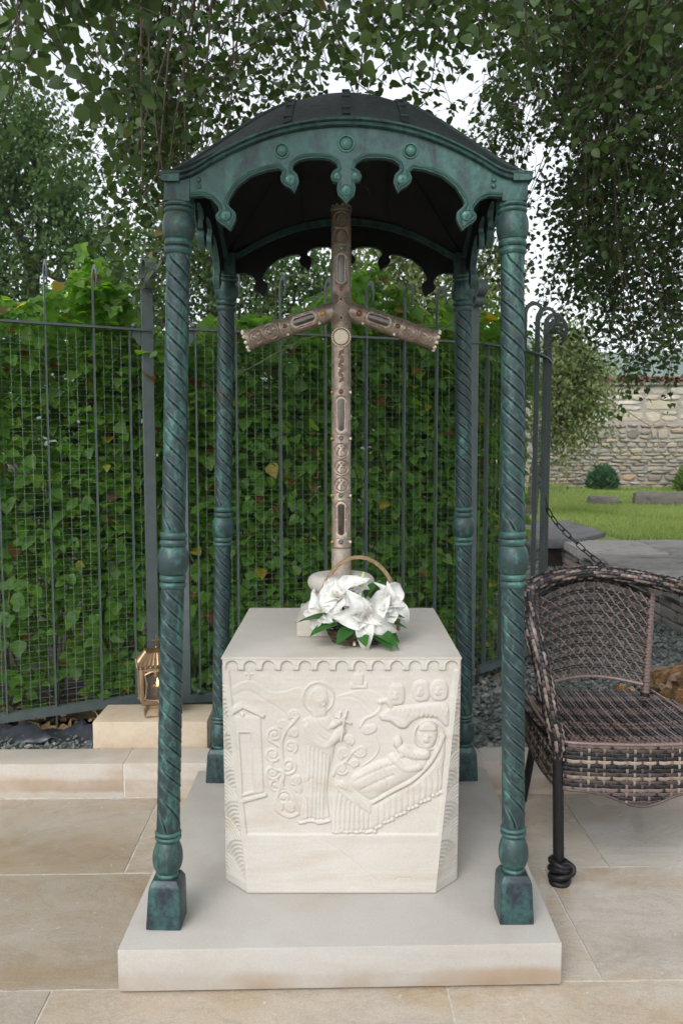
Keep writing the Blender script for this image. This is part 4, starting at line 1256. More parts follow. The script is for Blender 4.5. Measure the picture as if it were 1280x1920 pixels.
MB().bev(-0.3385, 0.3385, PYF+0.0005, PYB+0.002, PZ1-0.007, PZ1+0.0005, 0.003, 2).build('top', M['limestone'], pedestal, angle=40)

# ------------------------------------------------------------------ cross base
TZ = PZ1 + 0.002
cbx, cby = -0.001, 2.585
cb = empty('turned_stone_stand', (cbx, cby, TZ), 'pale turned stone base holding the cross, on the pedestal top behind the flowers', 'stone stand')
MB().bev(cbx-0.138, cbx+0.138, cby-0.138, cby+0.138, TZ, TZ+0.052, 0.004, 2).build('square_plinth', M['limestone'], cb, angle=40)
prof = [(0.131, 0.05), (0.130, 0.062)] + [(0.130-0.052*math.sin(t*PI/2)**1.3, 0.062+0.062*t) for t in np.linspace(0.1, 1, 12)] + [(0.076, 0.128)]
MB().lathe(prof, 56, (cbx, cby, TZ)).build('bell', M['limestone'], cb, angle=50)
prof = [(0.07, 0.122)] + [(0.083+0.026*math.cos(a), 0.150+0.026*math.sin(a)) for a in np.linspace(-PI/2, PI/2, 18)] + [(0.05, 0.177), (0.0335, 0.172)]
MB().lathe(prof, 64, (cbx, cby, TZ)).build('torus', M['limestone'], cb, angle=50)

# ------------------------------------------------------------------ cross with drooping arms, jewelled metal casing
cross = empty('cross', (cbx, cby, TZ+0.17), 'tall silver cased cross with drooping arms, jewels and reliquary windows', 'cross')
CR = 0.0305
Z0c, Z1c = TZ+0.165, 2.152
prof = [(CR*1.03, 0), (CR*1.03, 0.004), (CR, 0.006), (CR, 0.098), (CR*1.07, 0.100), (CR*1.07, 0.106), (CR*1.02, 0.108), (CR*1.02, Z1c-Z0c-0.012), (CR*1.09, Z1c-Z0c-0.010), (CR*1.09, Z1c-Z0c), (CR*0.7, Z1c-Z0c)]
MB().lathe(prof, 40, (cbx, cby, Z0c)).build('shaft', M['silver'], cross, angle=40)
MB().lathe([(CR*1.045, 0.0), (CR*1.045, 0.094)], 40, (cbx, cby, Z0c+0.002), cap=False).build('sleeve', M['silver_light'], cross)
zc_ = 1.835
def arm_axis(sx):
    a = Vector((cbx, cby, zc_+0.006)); e = Vector((cbx+sx*0.300, cby, 1.741))
    return a, e
class Axis:
    """surface coordinates on a rod: t along it, s across its front"""
    def __init__(self, a, d, r, right):
        self.a, self.d, self.r = Vector(a), Vector(d).normalized(), r
        self.rt = Vector(right).normalized(); self.f = Vector((0,-1,0))
    def p(self, t, s, h=0.0):
        an = s/self.r
        return self.a + self.d*t + (self.f*math.cos(an) + self.rt*math.sin(an))*(self.r*1.02+h)
def on(ax, pts, r, mb, sides=5, h=0.0, closed=False):
    mb.tube([ax.p(t, s, h) for t, s in pts], r, sides, closed=closed); return mb
def oval(tc, hl, hw, n=22):
    out = []
    for k in range(n):
        a = 2*PI*k/n; c, s = math.cos(a), math.sin(a)
        out.append((tc + (hl-hw)*(1 if s > 0 else -1)*(abs(s) > 0.02) + hw*s, hw*c))
    return out
def window(ax, tc, hl, hw=0.0105):
    b = MB(); n = 18
    inner = oval(tc, hl, hw*0.86, 22)
    V = [ax.p(t, s, 0.0015) for t, s in inner]
    w_ = mobj('reliquary_window', MB().add(V + [ax.p(tc, 0, 0.003)], [(i, (i+1) % 22, 22) for i in range(22)]).mesh('reliquary_window'), M['dark_glass'], cross)
    on(ax, oval(tc, hl+0.002, hw+0.001, 28), 0.0019, b, 5, 0.002, True).build('frame', M['silver_light'], w_)
    b = MB()
    ov = oval(tc, hl+0.0045, hw+0.0045, 34)
    for t, s in ov: b.ball(ax.p(t, s, 0.001), 0.0021, 1)
    b.build('bead_border', M['pearl'], w_)
    b = MB(); on(ax, oval(tc, hl+0.011, hw+0.0095, 30), 0.0022, b, 5, 0.0, True).build('outer_frame', M['silver'], w_)
def gem(ax, t, s, mat, r=0.0062):
    q = MB().ball(ax.p(t, s, 0.001), r, 2, (1, 0.8, 1)); o = q.build('gem', M[mat], cross)
    b = MB(); n = 14
    on(ax, [(t+(r+0.0015)*math.sin(2*PI*k/n), s+(r+0.0015)*math.cos(2*PI*k/n)) for k in range(n)], 0.0017, b, 5, 0.0005, True).build('setting', M['silver'], o)
def scroll(ax, tc, r=0.0245):
    b = MB(); n = 26
    on(ax, [(tc+r*math.sin(2*PI*k/n), r*math.cos(2*PI*k/n)) for k in range(n)], 0.0021, b, 5, 0.0008, True)
    for sg in (-1, 1):
        on(ax, [(tc-r*0.75+r*0.5*u*2.2*(1-0.25*u), sg*r*(0.10+0.62*math.sin(u*2.6)*(1-0.3*u))) for u in np.linspace(0, 1, 10)], 0.0017, b, 4, 0.0006)
        c0 = (tc+r*0.15, sg*r*0.38)
        on(ax, [(c0[0]+r*0.30*(1-0.75*u)*math.sin(sg*0.8+u*7), c0[1]+sg*r*0.30*(1-0.75*u)*math.cos(0.8+u*7)) for u in np.linspace(0, 1, 14)], 0.0015, b, 4, 0.0006)
    on(ax, [(tc-r*0.8, 0), (tc+r*0.05, 0)], 0.0018, b, 4, 0.0006)
    for sg in (-1, 0, 1): b.ball(ax.p(tc+r*0.62-abs(sg)*r*0.2, sg*r*0.33, 0.0), r*0.15, 1)
    b.build('scroll_ornament', M['silver'], cross, angle=60)
def band(ax, t, r=0.0016, smax=0.043):
    b = MB(); on(ax, [(t, s) for s in np.linspace(-smax, smax, 14)], r, b, 5, 0.0002).build('band', M['silver_light'], cross)
def braid(ax, t0, t1, n=9, hw=0.030):
    b = MB(); st = (t1-t0)/n
    for k in range(n):
        ta = t0 + st*k
        sg = 1 if k % 2 == 0 else -1
        for q in range(4):
            o_ = st*0.24*q
            on(ax, [(ta+o_, -sg*hw*0.95), (ta+o_+st*0.9, -sg*hw*0.10), (ta+o_+st*1.25, sg*hw*0.30)], 0.0015, b, 4, 0.0006)
    for s in (-hw, hw): on(ax, [(t0, s), (t1+st, s)], 0.0016, b, 4, 0.0004)
    b.build('braid', M['silver'], cross, angle=60)
up_ = Axis((cbx, cby, 0), (0,0,1), CR, (1,0,0))
def zof(cy):   # height on the shaft front read off the proportions of the photograph
    y = 370 + cy/2.233; q = (960-y)/1500; c_, s_ = math.cos(R(4.57)), math.sin(R(4.57))
    return 1.4 + (-s_ + q*c_)/(c_ + q*s_)*2.555
for cy in (92, 160): scroll(up_, zof(cy))
for cy in (1062, 1132, 1205): scroll(up_, zof(cy))
for cy, m_ in ((213,'turquoise'), (382,'carnelian'), (815,'garnet'), (1010,'blue_stone'), (1250,'green_stone'), (1445,'blue_stone')): gem(up_, zof(cy), 0.0, m_, 0.0066 if cy > 300 else 0.0056)
for cy in (815, 1010, 1250, 1445):
    gem(up_, zof(cy), -0.033, 'amber', 0.0055); gem(up_, zof(cy), 0.033, 'pearl', 0.0055)
for cy, hl in ((298,0.041), (912,0.050), (1350,0.050)): window(up_, zof(cy), hl)
for cy in (125, 35, 198, 228, 365, 402, 830, 800, 992, 1028, 1236, 1268, 1428, 1462): band(up_, zof(cy), 0.0013)
braid(up_, zof(790), zof(655), 7)
for k in range(9):
    a = 2*PI*k/9; o = MB().ball((cbx+CR*0.85*math.cos(a), cby+CR*0.85*math.sin(a), Z1c+0.004), 0.0055, 2).build('pearl', M['pearl'], cross)
for sx in (-1, 1):
    a, e = arm_axis(sx); d = (e-a); L = d.length; d.normalize()
    ang = math.atan2(d.x, d.z)
    mt = Matrix.Translation(a) @ Matrix.Rotation(ang, 4, 'Y')
    prof = [(CR*0.9, 0), (CR*1.0, 0.05), (CR*1.04, 0.07), (CR, 0.075), (CR, L-0.012), (CR*1.08, L-0.010), (CR*1.08, L), (CR*0.8, L)]
    MB().lathe(prof, 36, m=mt).build('arm', M['silver'], cross, angle=40)
    ax = Axis(a, d, CR, d.cross(Vector((0,-1,0))))
    gem(ax, 0.060, 0.0, 'amber' if sx < 0 else 'carnelian', 0.0085)
    window(ax, 0.124, 0.035, 0.0125)
    gem(ax, 0.187, 0.0, 'garnet', 0.0062); gem(ax, 0.185, 0.028*sx, 'pearl', 0.0050); gem(ax, 0.080, 0.026*sx, 'pearl', 0.0048)
    for t in (0.078, 0.175, 0.200, L-0.013): band(ax, t, 0.0014)
    scroll(ax, 0.232, 0.0245); scroll(ax, 0.281, 0.0235)
    MB().lathe([(0.0005, L+0.001), (CR*0.8, L+0.001)] [::-1] + [(0.0005, L+0.012)], 24, m=mt).build('end_stone', M['pink_stone'], cross)
    for k in range(11):
        an = 2*PI*k/11; p = a + d*(L+0.003) + (Vector((0,1,0))*math.cos(an) + d.cross(Vector((0,1,0)))*math.sin(an))*CR*1.0
        MB().ball(p, 0.0062, 2).build('pearl', M['pearl'], cross)
# woven knot at the crossing
b = MB()
b.ball((cbx, cby, zc_-0.002), CR*1.16, 3, (1.06, 1.0, 1.25))
b.build('crossing', M['silver'], cross)
kx2 = Axis((cbx, cby, 0), (0,0,1), CR*1.16, (1,0,0))
for sg in (-1, 1):
    b = MB()
    for q in range(7):
        o_ = (q-3)*0.0062
        pts = [(zc_ + o_*0.72 + sg*u*0.036, u*0.036 - sg*o_*0.72) for u in np.linspace(-1, 1, 9)]
        on(kx2, pts, 0.0018, b, 4, 0.0012 if sg > 0 else 0.0004)
    b.build('knot_band', M['silver'], cross, angle=60)
for dz in np.linspace(-0.055, -0.037, 5): band(up_, zc_+dz, 0.0014)
for dz in np.linspace(0.040, 0.056, 4): band(up_, zc_+dz, 0.0014)
for t, s, m_ in ((0.030,0,'black_stone'), (-0.028,0,'black_stone'), (0.001,-0.024,'green_stone'), (0.001,0.024,'green_stone')): gem(kx2, zc_+t, s, m_, 0.0045)
zm = zof(585)
mm = Matrix.Translation((cbx, cby-CR*0.93, zm)) @ Matrix.Rotation(PI/2, 4, 'X')
med = MB().lathe([(0.0235, 0), (0.0235, 0.006), (0.021, 0.0085), (0.0005, 0.0095)], 40, m=mm).build('medallion', M['ivory'], cross, angle=60)
MB().lathe([(0.0285, 0), (0.0285, 0.004), (0.0240, 0.006), (0.0236, 0.003)], 40, m=mm).build('bezel', M['garnet'], med)
for k in range(26):
    a = 2*PI*k/26; MB().ball((cbx+0.0285*math.cos(a), cby-CR-0.003, zm+0.0285*math.sin(a)), 0.0034, 1).build('pearl', M['pearl'], med)

# ------------------------------------------------------------------ flower basket
FX, FY = 0.050, 2.385
bk = empty('flower_basket', (FX, FY, TZ), 'small willow basket of white flowers with tall hoop handle on the pedestal', 'flower basket')
b = MB()
for k, (rx, ry, z) in enumerate([(0.075,0.052,0.006),(0.082,0.058,0.016),(0.088,0.062,0.027),(0.092,0.066,0.038)]):
    for ph in (0, PI):
        pts = [(FX+(rx+0.003*math.sin(9*a+ph))*math.cos(a), FY+(ry+0.003*math.sin(9*a+ph))*math.sin(a), TZ+z+0.003*math.cos(9*a+ph)) for a in np.linspace(0, 2*PI, 64, endpoint=False)]
        b.tube(pts, 0.0030, 5, closed=True)
b.build('woven_rim', M['twig_dark'], bk, angle=60)
b = MB()
for k in range(18):
    a = 2*PI*k/18; b.tube([(FX+0.07*math.cos(a), FY+0.048*math.sin(a), TZ+0.001), (FX+0.095*math.cos(a+0.1), FY+0.068*math.sin(a+0.1), TZ+0.045)], 0.0026, 5)
b.build('stakes', M['twig_dark'], bk)
MB().bev(FX-0.062, FX+0.062, FY-0.042, FY+0.042, TZ+0.003, TZ+0.062, 0.012, 3).build('floral_foam', M['foam'], bk)
for x_, z_ in ((-0.012,0.012), (0.022,0.013)):
    MB().lathe([(0.0045,0),(0.0045,0.012)], 12, m=Matrix.Translation((FX+x_, FY-0.060, TZ+z_)) @ Matrix.Rotation(R(105), 4, 'X')).build('cut_twig', M['pearl'], bk)
b = MB()
for q in range(6):
    pts = []
    for t in np.linspace(0, 1, 40):
        a = PI*(1-t); tw = q*PI/3 + t*9
        pts.append((FX+0.002+0.122*math.cos(a)*(1+0.05*math.sin(a)) + 0.004*math.cos(tw), FY+0.035 + 0.004*math.sin(tw) + 0.01*math.sin(a), TZ+0.03 + 0.222*math.sin(a)**0.85 + 0.003*math.sin(tw)))
    b.tube(pts, 0.0026, 5)
b.build('handle', M['wicker_pale'], bk, angle=70)

def petal_mesh(seed, L=0.085, W=0.040):
    rr = random.Random(seed); nu, nv = 9, 7; V = []; ph = rr.uniform(0, 6)
    for i in range(nu+1):
        u = i/nu
        ww = W*(math.sin(PI*u**0.80*0.985)**0.85)*(1-0.10*u) + 0.004*(1-u)
        for j in range(nv+1):
            v = (j/nv-0.5)*2
            ruff = 0.010*u*abs(v)*math.sin(7*u+4*v+ph) + 0.004*math.sin(11*u+ph)*abs(v)
            V.append((v*ww, L*u*(1-0.12*u) , 0.030*u*(1-u)*1.3 - 0.040*u**2.4 + 0.020*v*v*(1-0.5*u) + ruff))
    F = [(i*(nv+1)+j, i*(nv+1)+j+1, (i+1)*(nv+1)+j+1, (i+1)*(nv+1)+j) for i in range(nu) for j in range(nv)]
    return mesh_arrays('petal', V, F, True)
pms = [petal_mesh(s, 0.078+0.012*(s % 3), 0.023+0.004*(s % 4)) for s in range(9)]
for me in pms: me.materials.append(M['petal'])
def flower(c, face, size, seed):
    rr = random.Random(seed)
    f = MB().tube([(FX+(c[0]-FX)*0.4, FY+(c[1]-FY)*0.4, TZ+0.05), c], [0.003, 0.004], 6).build('flower', M['bouquet_leaf'], bk)
    z = Vector(face).normalized(); x = z.orthogonal().normalized(); y = z.cross(x)
    for ringk, (n, lift, sc) in enumerate(((3, 1.05, 0.66), (5, 0.40, 1.0))):
        for k in range(n):
            a = 2*PI*k/n + ringk*0.6 + rr.uniform(-0.2,0.2)
            out = (x*math.cos(a) + y*math.sin(a)); t = (out*math.cos(lift) + z*math.sin(lift)).normalized()
            nn = (z*math.cos(lift) - out*math.sin(lift)).normalized()
            s_ = t.cross(nn)
            m = Matrix(((s_.x,t.x,nn.x,c[0]),(s_.y,t.y,nn.y,c[1]),(s_.z,t.z,nn.z,c[2]),(0,0,0,1)))
            o = bpy.data.objects.new('petal', rr.choice(pms)); link(o, f)
            o.matrix_basis = m @ Matrix.Rotation(rr.uniform(-0.25,0.25), 4, 'Y') @ Matrix.Scale(size*sc*rr.uniform(0.85,1.15), 4)
    b = MB()
    for k in range(5):
        a = 2*PI*k/5; e = Vector(c) + z*0.035*size + (x*math.cos(a)+y*math.sin(a))*0.010*size
        b.tube([c, e], 0.0010, 4)
    b.build('stamens', M['pearl'], f)
flower((FX-0.058, FY-0.012, TZ+0.138), (-0.30,-0.80,0.50), 1.02, 1)
flower((FX+0.018, FY-0.055, TZ+0.088), (0.15,-0.92,0.10), 1.12, 2)
flower((FX+0.078, FY-0.010, TZ+0.118), (0.50,-0.72,0.40), 1.0, 3)
flower((FX-0.105, FY-0.030, TZ+0.095), (-0.50,-0.80,0.20), 0.80, 4)
flower((FX-0.020, FY+0.015, TZ+0.150), (0.00,-0.50,0.85), 0.80, 5)
o = MB().lathe([(0.001,0),(0.007,0.012),(0.009,0.03),(0.006,0.05),(0.002,0.062)], 10, m=Matrix.Translation((FX+0.005, FY+0.02, TZ+0.150)) @ Matrix.Rotation(R(12), 4, 'Y')).build('bud', M['bud'], bk)
lf = leaf_template(0.34, 0.14, 0.25, 9)
lme = mesh_arrays('leaf', lf[0], lf[1], True); lme.materials.append(M['bouquet_leaf'])
for (px, py, pz, dx, dy, dz, L, roll) in [(-0.085,-0.03,0.075,-1.0,-0.45,0.25,0.115,0.75), (-0.060,-0.045,0.065,-0.9,-0.5,-0.05,0.095,0.2), (-0.02,-0.06,0.055,-0.6,-0.8,-0.25,0.075,0.0), (0.035,-0.055,0.050,0.8,-0.6,-0.18,0.105,-0.2), (0.060,-0.03,0.065,1.0,-0.3,0.10,0.090,-0.4), (0.058,-0.02,0.078,0.9,-0.35,0.30,0.085,-0.3), (0.045,0.0,0.05,0.9,-0.6,-0.25,0.095,0.1), (-0.022,-0.055,0.085,0.2,-0.8,0.55,0.055,0.0), (0.020,-0.03,0.098,0.8,-0.5,0.45,0.070,0.3), (0.02,0.02,0.13,0.5,-0.2,0.9,0.075,0.0), (-0.055,-0.05,0.075,-0.3,-0.9,0.35,0.055,0.2), (0.0,-0.06,0.05,0.3,-0.9,-0.3,0.07,0.0), (-0.055,0.0,0.09,-0.8,-0.2,0.6,0.06,0.0), (0.05,-0.055,0.045,0.5,-0.85,-0.2,0.09,0.0)]:
    t = Vector((dx,dy,dz)).normalized(); upv = Vector((0.0,-0.35,1.0)); s_ = t.cross(upv).normalized(); nn = s_.cross(t)
    m = Matrix(((s_.x,t.x,nn.x,FX+px),(s_.y,t.y,nn.y,FY+py),(s_.z,t.z,nn.z,TZ+pz),(0,0,0,1)))
    o = bpy.data.objects.new('leaf', lme); link(o, bk); o.matrix_basis = m @ Matrix.Rotation(roll, 4, 'Y') @ Matrix.Scale(L, 4)
# ------------------------------------------------------------------ stone block with brass lantern
sb = prism([(-1.048,3.290),(-0.567,3.296),(-0.570,3.528),(-1.050,3.522)], 0.112, 0.249, 0.004).build('stone_block', M['ochre_block'])
tag(sb, 'ochre veined stone block behind the kerb under the brass lantern', 'stone block')
LX, LY, LZ0 = -0.800, 3.405, 0.2505
lan = empty('lantern', (LX, LY, LZ0), 'brass chapel lantern with ridged roof and small cross on the ochre block', 'lantern')
LM = Matrix.Translation((LX, LY, LZ0)) @ Matrix.Rotation(R(17), 4, 'Z') @ Matrix.Diagonal((0.97, 0.97, 0.92, 1))
def frustum(b, h0, z0, h1, z1, m=LM):
    V = [m @ Vector((sx*h, sy*h, z)) for h, z in ((h0,z0),(h1,z1)) for sx, sy in ((-1,-1),(1,-1),(1,1),(-1,1))]
    return b.add(V, [(3,2,1,0),(4,5,6,7),(0,1,5,4),(1,2,6,5),(2,3,7,6),(3,0,4,7)])
b = MB(); frustum(b, 0.058, 0.0, 0.058, 0.006); frustum(b, 0.056, 0.006, 0.036, 0.040); frustum(b, 0.036, 0.040, 0.034, 0.052)
b.build('foot', M['brass_pale'], lan, smooth=False)
b = MB(); frustum(b, 0.045, 0.050, 0.072, 0.066); frustum(b, 0.072, 0.066, 0.076, 0.088)
for sx in (-1, 1):
    for sy in (-1, 1):
        b.bev(sx*0.070-0.009, sx*0.070+0.009, sy*0.070-0.009, sy*0.070+0.009, 0.086, 0.236, 0.003, 2, LM)
for k in range(4):
    mk = LM @ Matrix.Rotation(k*PI/2, 4, 'Z')
    b.bev(-0.062, 0.062, -0.078, -0.066, 0.220, 0.238, 0.002, 1, mk)
b.build('body', M['brass_pale'], lan, angle=40)
for k in range(4):
    mk = LM @ Matrix.Rotation(k*PI/2, 4, 'Z')
    MB().box(-0.060, 0.060, -0.067, -0.064, 0.088, 0.221, mk).build('glass_pane', M['lantern_glass'], lan, smooth=False)
    b = MB()
    for sx in (-1, 1):
        b.tube([mk @ Vector((sx*(0.058-0.012*math.sin(t*PI)*0.7), -0.079, 0.092+0.128*t)) for t in np.linspace(0, 1, 12)], 0.0035, 6)
        b.tube([mk @ Vector((sx*0.058*(1-t), -0.079, 0.222-0.014*(1-t)+0.006*math.sin(PI*t))) for t in np.linspace(0, 1, 8)], 0.0035, 6)
        b.tube([mk @ Vector((sx*0.058*(1-t), -0.079, 0.086+0.012*(1-t)-0.006*math.sin(PI*t))) for t in np.linspace(0, 1, 8)], 0.0035, 6)
    for z in (0.078, 0.228): b.ball(mk @ Vector((0, -0.080, z)), 0.0055, 2)
    b.build('arch_moulding', M['brass_pale'], lan, angle=50)
b = MB(); frustum(b, 0.079, 0.238, 0.083, 0.249); frustum(b, 0.079, 0.249, 0.046, 0.300); frustum(b, 0.046, 0.300, 0.016, 0.312)
lr = b.build('roof', M['brass'], lan, smooth=False)
for k in range(4):
    mk = LM @ Matrix.Rotation(k*PI/2, 4, 'Z'); b = MB()
    for q in range(9):
        f = (q-4)/4
        b.tube([mk @ Vector((f*0.076, -0.081, 0.251)), mk @ Vector((f*0.043, -0.047, 0.301))], [0.0042, 0.002], 5)
    for q in range(8):
        b.ball(mk @ Vector(((q-3.5)*0.021, -0.087, 0.245)), 0.0055, 1)
    b.build('roof_ridges', M['brass_pale'], lr, angle=50)
b = MB(); b.ball(LM @ Vector((0,0,0.316)), 0.008, 2)
for (p, q) in (((0,0,0.318),(0,0,0.366)), ((-0.015,0,0.349),(0.015,0,0.349))): b.tube([LM @ Vector(p), LM @ Vector(q)], 0.0032, 6)
for p in ((0,0,0.367),(-0.016,0,0.349),(0.016,0,0.349)): b.ball(LM @ Vector(p), 0.0048, 1)
b.build('finial_cross', M['brass'], lan, angle=50)
cd = empty('candle', (LX, LY, LZ0+0.085), 'short amber candle burning inside the brass lantern', 'candle')
MB().lathe([(0.026,0),(0.026,0.036),(0.020,0.040),(0.0005,0.037)], 20, (LX,LY,LZ0+0.083)).build('wax', M['wax'], cd)
MB().lathe([(0.0005,0),(0.0045,0.008),(0.0055,0.015),(0.003,0.026),(0.0005,0.036)], 10, (LX+0.004,LY-0.008,LZ0+0.121)).build('flame', M['flame'], cd)

# ------------------------------------------------------------------ iron fence in three runs
RT, RB = 1.948, 0.215
def hook_path():
    P = [(0, 0.085), (0, 0.6), (0, 1.4), (0, 2.06), (0.0, 2.135)]
    for a in np.linspace(PI*0.97, -0.25*PI, 12): P.append((0.052+0.052*math.cos(a), 2.150+0.055*math.sin(a)))
    W = [0.030]*4 + [0.030] + list(np.linspace(0.030, 0.011, 12))
    return P, W
HP, HW = hook_path()
def fence_run(label, pts, hooks, shorts, posts, scroll_ends=()):
    """pts: plan polyline; hooks, shorts, posts: distances along it"""
    P = [Vector((x, y, 0)) for x, y in pts]
    cum = [0.0]
    for a, b_ in zip(P[:-1], P[1:]): cum.append(cum[-1] + (b_-a).length)
    def at(s):
        for i in range(len(P)-1):
            if s <= cum[i+1] or i == len(P)-2:
                d = (P[i+1]-P[i]).normalized(); return P[i] + d*(s-cum[i]), d
    root = empty('fence', (P[0].x, P[0].y, 0.1), label, 'fence', 'iron fence runs round the bramble bed')
    def frame(s, off=0.0):
        p, d = at(s); n = Vector((d.y, -d.x, 0))
        return p + n*off, d, n
    # rails follow the plan line
    nseg = max(2, int(cum[-1]/0.05)); ss = np.linspace(0, cum[-1], nseg+1)
    def rail(z, hgt, dep, off, name):
        V = []; F = []
        for s in ss:
            p, d, n = frame(s, off)
            for (a_, c_) in ((-dep/2,-hgt/2),(dep/2,-hgt/2),(dep/2,hgt/2),(-dep/2,hgt/2)): V.append(p + n*a_ + Vector((0,0,z+c_)))
        for i in range(nseg):
            for k in range(4): F.append((i*4+k, (i+1)*4+k, (i+1)*4+(k+1) % 4, i*4+(k+1) % 4))
        F.append((3,2,1,0)); e = nseg*4; F.append((e,e+1,e+2,e+3))
        return MB().add(V, F).build(name, M['fence'], root, smooth=False)
    rail(RT, 0.010, 0.034, 0.0, 'top_rail'); rail(RB, 0.008, 0.044, 0.0, 'bottom_rail'); rail(RB-0.018, 0.028, 0.008, 0.0185, 'bottom_rail')
    pk = MB().strip(HP, HW, 0.0052, Matrix.Identity(4)).mesh('picket', True, 40); pk.materials.append(M['fence'])
    sk = MB().strip([(0,RB),(0,1.0),(0,RT-0.005)], 0.024, 0.0052, Matrix.Identity(4)).mesh('picket', True, 40); sk.materials.append(M['fence'])
    for s_list, me in ((hooks, pk), (shorts, sk)):
        for s in s_list:
            p, d, n = frame(s)
            o = bpy.data.objects.new('picket', me); link(o, root)
            o.matrix_basis = Matrix(((n.x, d.x, 0, p.x), (n.y, d.y, 0, p.y), (0, 0, 1, 0.0), (0, 0, 0, 1)))
    for (s, ww) in posts:
        p, d, n = frame(s)
        mp = Matrix(((d.x, n.x, 0, p.x), (d.y, n.y, 0, p.y), (0, 0, 1, 0), (0, 0, 0, 1)))
        po = MB().bev(-ww/2, ww/2, -0.007, 0.007, 0.08, 2.135, 0.002, 1, mp).build('fence_post', M['fence'], root, angle=40)
        # scrolls at the head: flat bar curled outwards, two volutes
        for (z0, r, up) in ((2.125, 0.034, 1), (2.185, 0.052, 1)):
            path = [(0.0, z0-0.02)]
            for a in np.linspace(PI, -0.75*PI, 18):
                rr = r*(1 - 0.35*(PI-a)/(1.75*PI)); path.append((r+0.002+rr*math.cos(a), z0+rr*math.sin(a)+0.03))
            V = []; F = []
            for i, (a_, z) in enumerate(path):
                q0 = Vector(path[max(i-1,0)]); q1 = Vector(path[min(i+1,len(path)-1)]); t = (q1-q0).normalized(); nn = Vector((-t.y, t.x))*0.003
                for sg in (-1, 1):
                    for w_ in (-ww/2*0.92, ww/2*0.92):
                        V.append(mp @ Vector((w_, a_+nn.x*sg, z+nn.y*sg)))
            for i in range(len(path)-1):
                o4 = 4*i; p4 = o4+4
                F += [(o4,o4+1,p4+1,p4),(o4+2,p4+2,p4+3,o4+3),(o4,p4,p4+2,o4+2),(o4+1,o4+3,p4+3,p4+1)]
            MB().add(V, F).build('scroll', M['fence'], po, angle=60)
    for s, sg in scroll_ends:      # bracket and bolt where the top rail meets a post
        p, d, n = frame(s)
        mp = Matrix(((d.x*sg, n.x, 0, p.x), (d.y*sg, n.y, 0, p.y), (0, 0, 1, 0), (0, 0, 0, 1)))
        MB().plate([(0,RT-0.006),(0.045,RT-0.006),(0.038,RT-0.03),(0.012,RT-0.07),(0.0,RT-0.075)], 0.008, mp).build('bracket', M['fence'], root, smooth=False)
        MB().ball(p + d*sg*0.03 + Vector((0,0,RT+0.018)), 0.014, 2).build('bolt', M['fence'], root)
        MB().ball(p + d*sg*0.03 + n*0.02 + Vector((0,0,RB+0.022)), 0.014, 2).build('bolt', M['fence'], root)
    # welded wire mesh behind the bars
    b = MB(); tri = 3
    vs = np.arange(0.01, cum[-1], 0.0395)
    for s in vs:
        p, d, n = frame(s, -0.014)
        b.tube([(p.x, p.y, RB), (p.x, p.y, RT)], 0.00075, 3, cap=False)
    zz = np.arange(RB+0.02, RT, 0.0275)
    for z in zz:
        b.tube([tuple(frame(s, -0.0157)[0] + Vector((0,0,z))) for s in np.linspace(0, cum[-1], max(2, len(pts)*2))], 0.00085, 3, cap=False)
    o = b.build('wire_mesh', M['wire'], root, smooth=False); o['kind'] = 'stuff'
    return root
fence_run('left run of grey green iron fence with hooked pickets and wire mesh', [(-2.78,2.832),(-0.895,3.798)], [0.44,0.64,0.84,1.045,1.245,1.447,1.655,1.862], [2.022], [(2.105,0.055)], [(2.075,-1)])
fence_run('rear run of grey green iron fence behind the cross with hooked pickets', [(-0.80,3.765),(-0.717,3.762),(0.715,4.238)], [0.313,0.529,0.755,0.969,1.173,1.353], [0.123,1.52], [(0.055,0.050),(1.565,0.055)], [(0.085,1),(1.54,-1)])
fence_run('right run of dark iron fence with large hooks curving away beside the lawn', [(0.74,4.262),(0.90,4.43),(1.05,4.60),(1.16,4.76),(1.25,4.95),(1.33,5.18),(1.39,5.42),(1.44,5.68)], [0.215,0.43,0.62,0.84,1.05,1.25,1.45,1.60], [0.05], [])

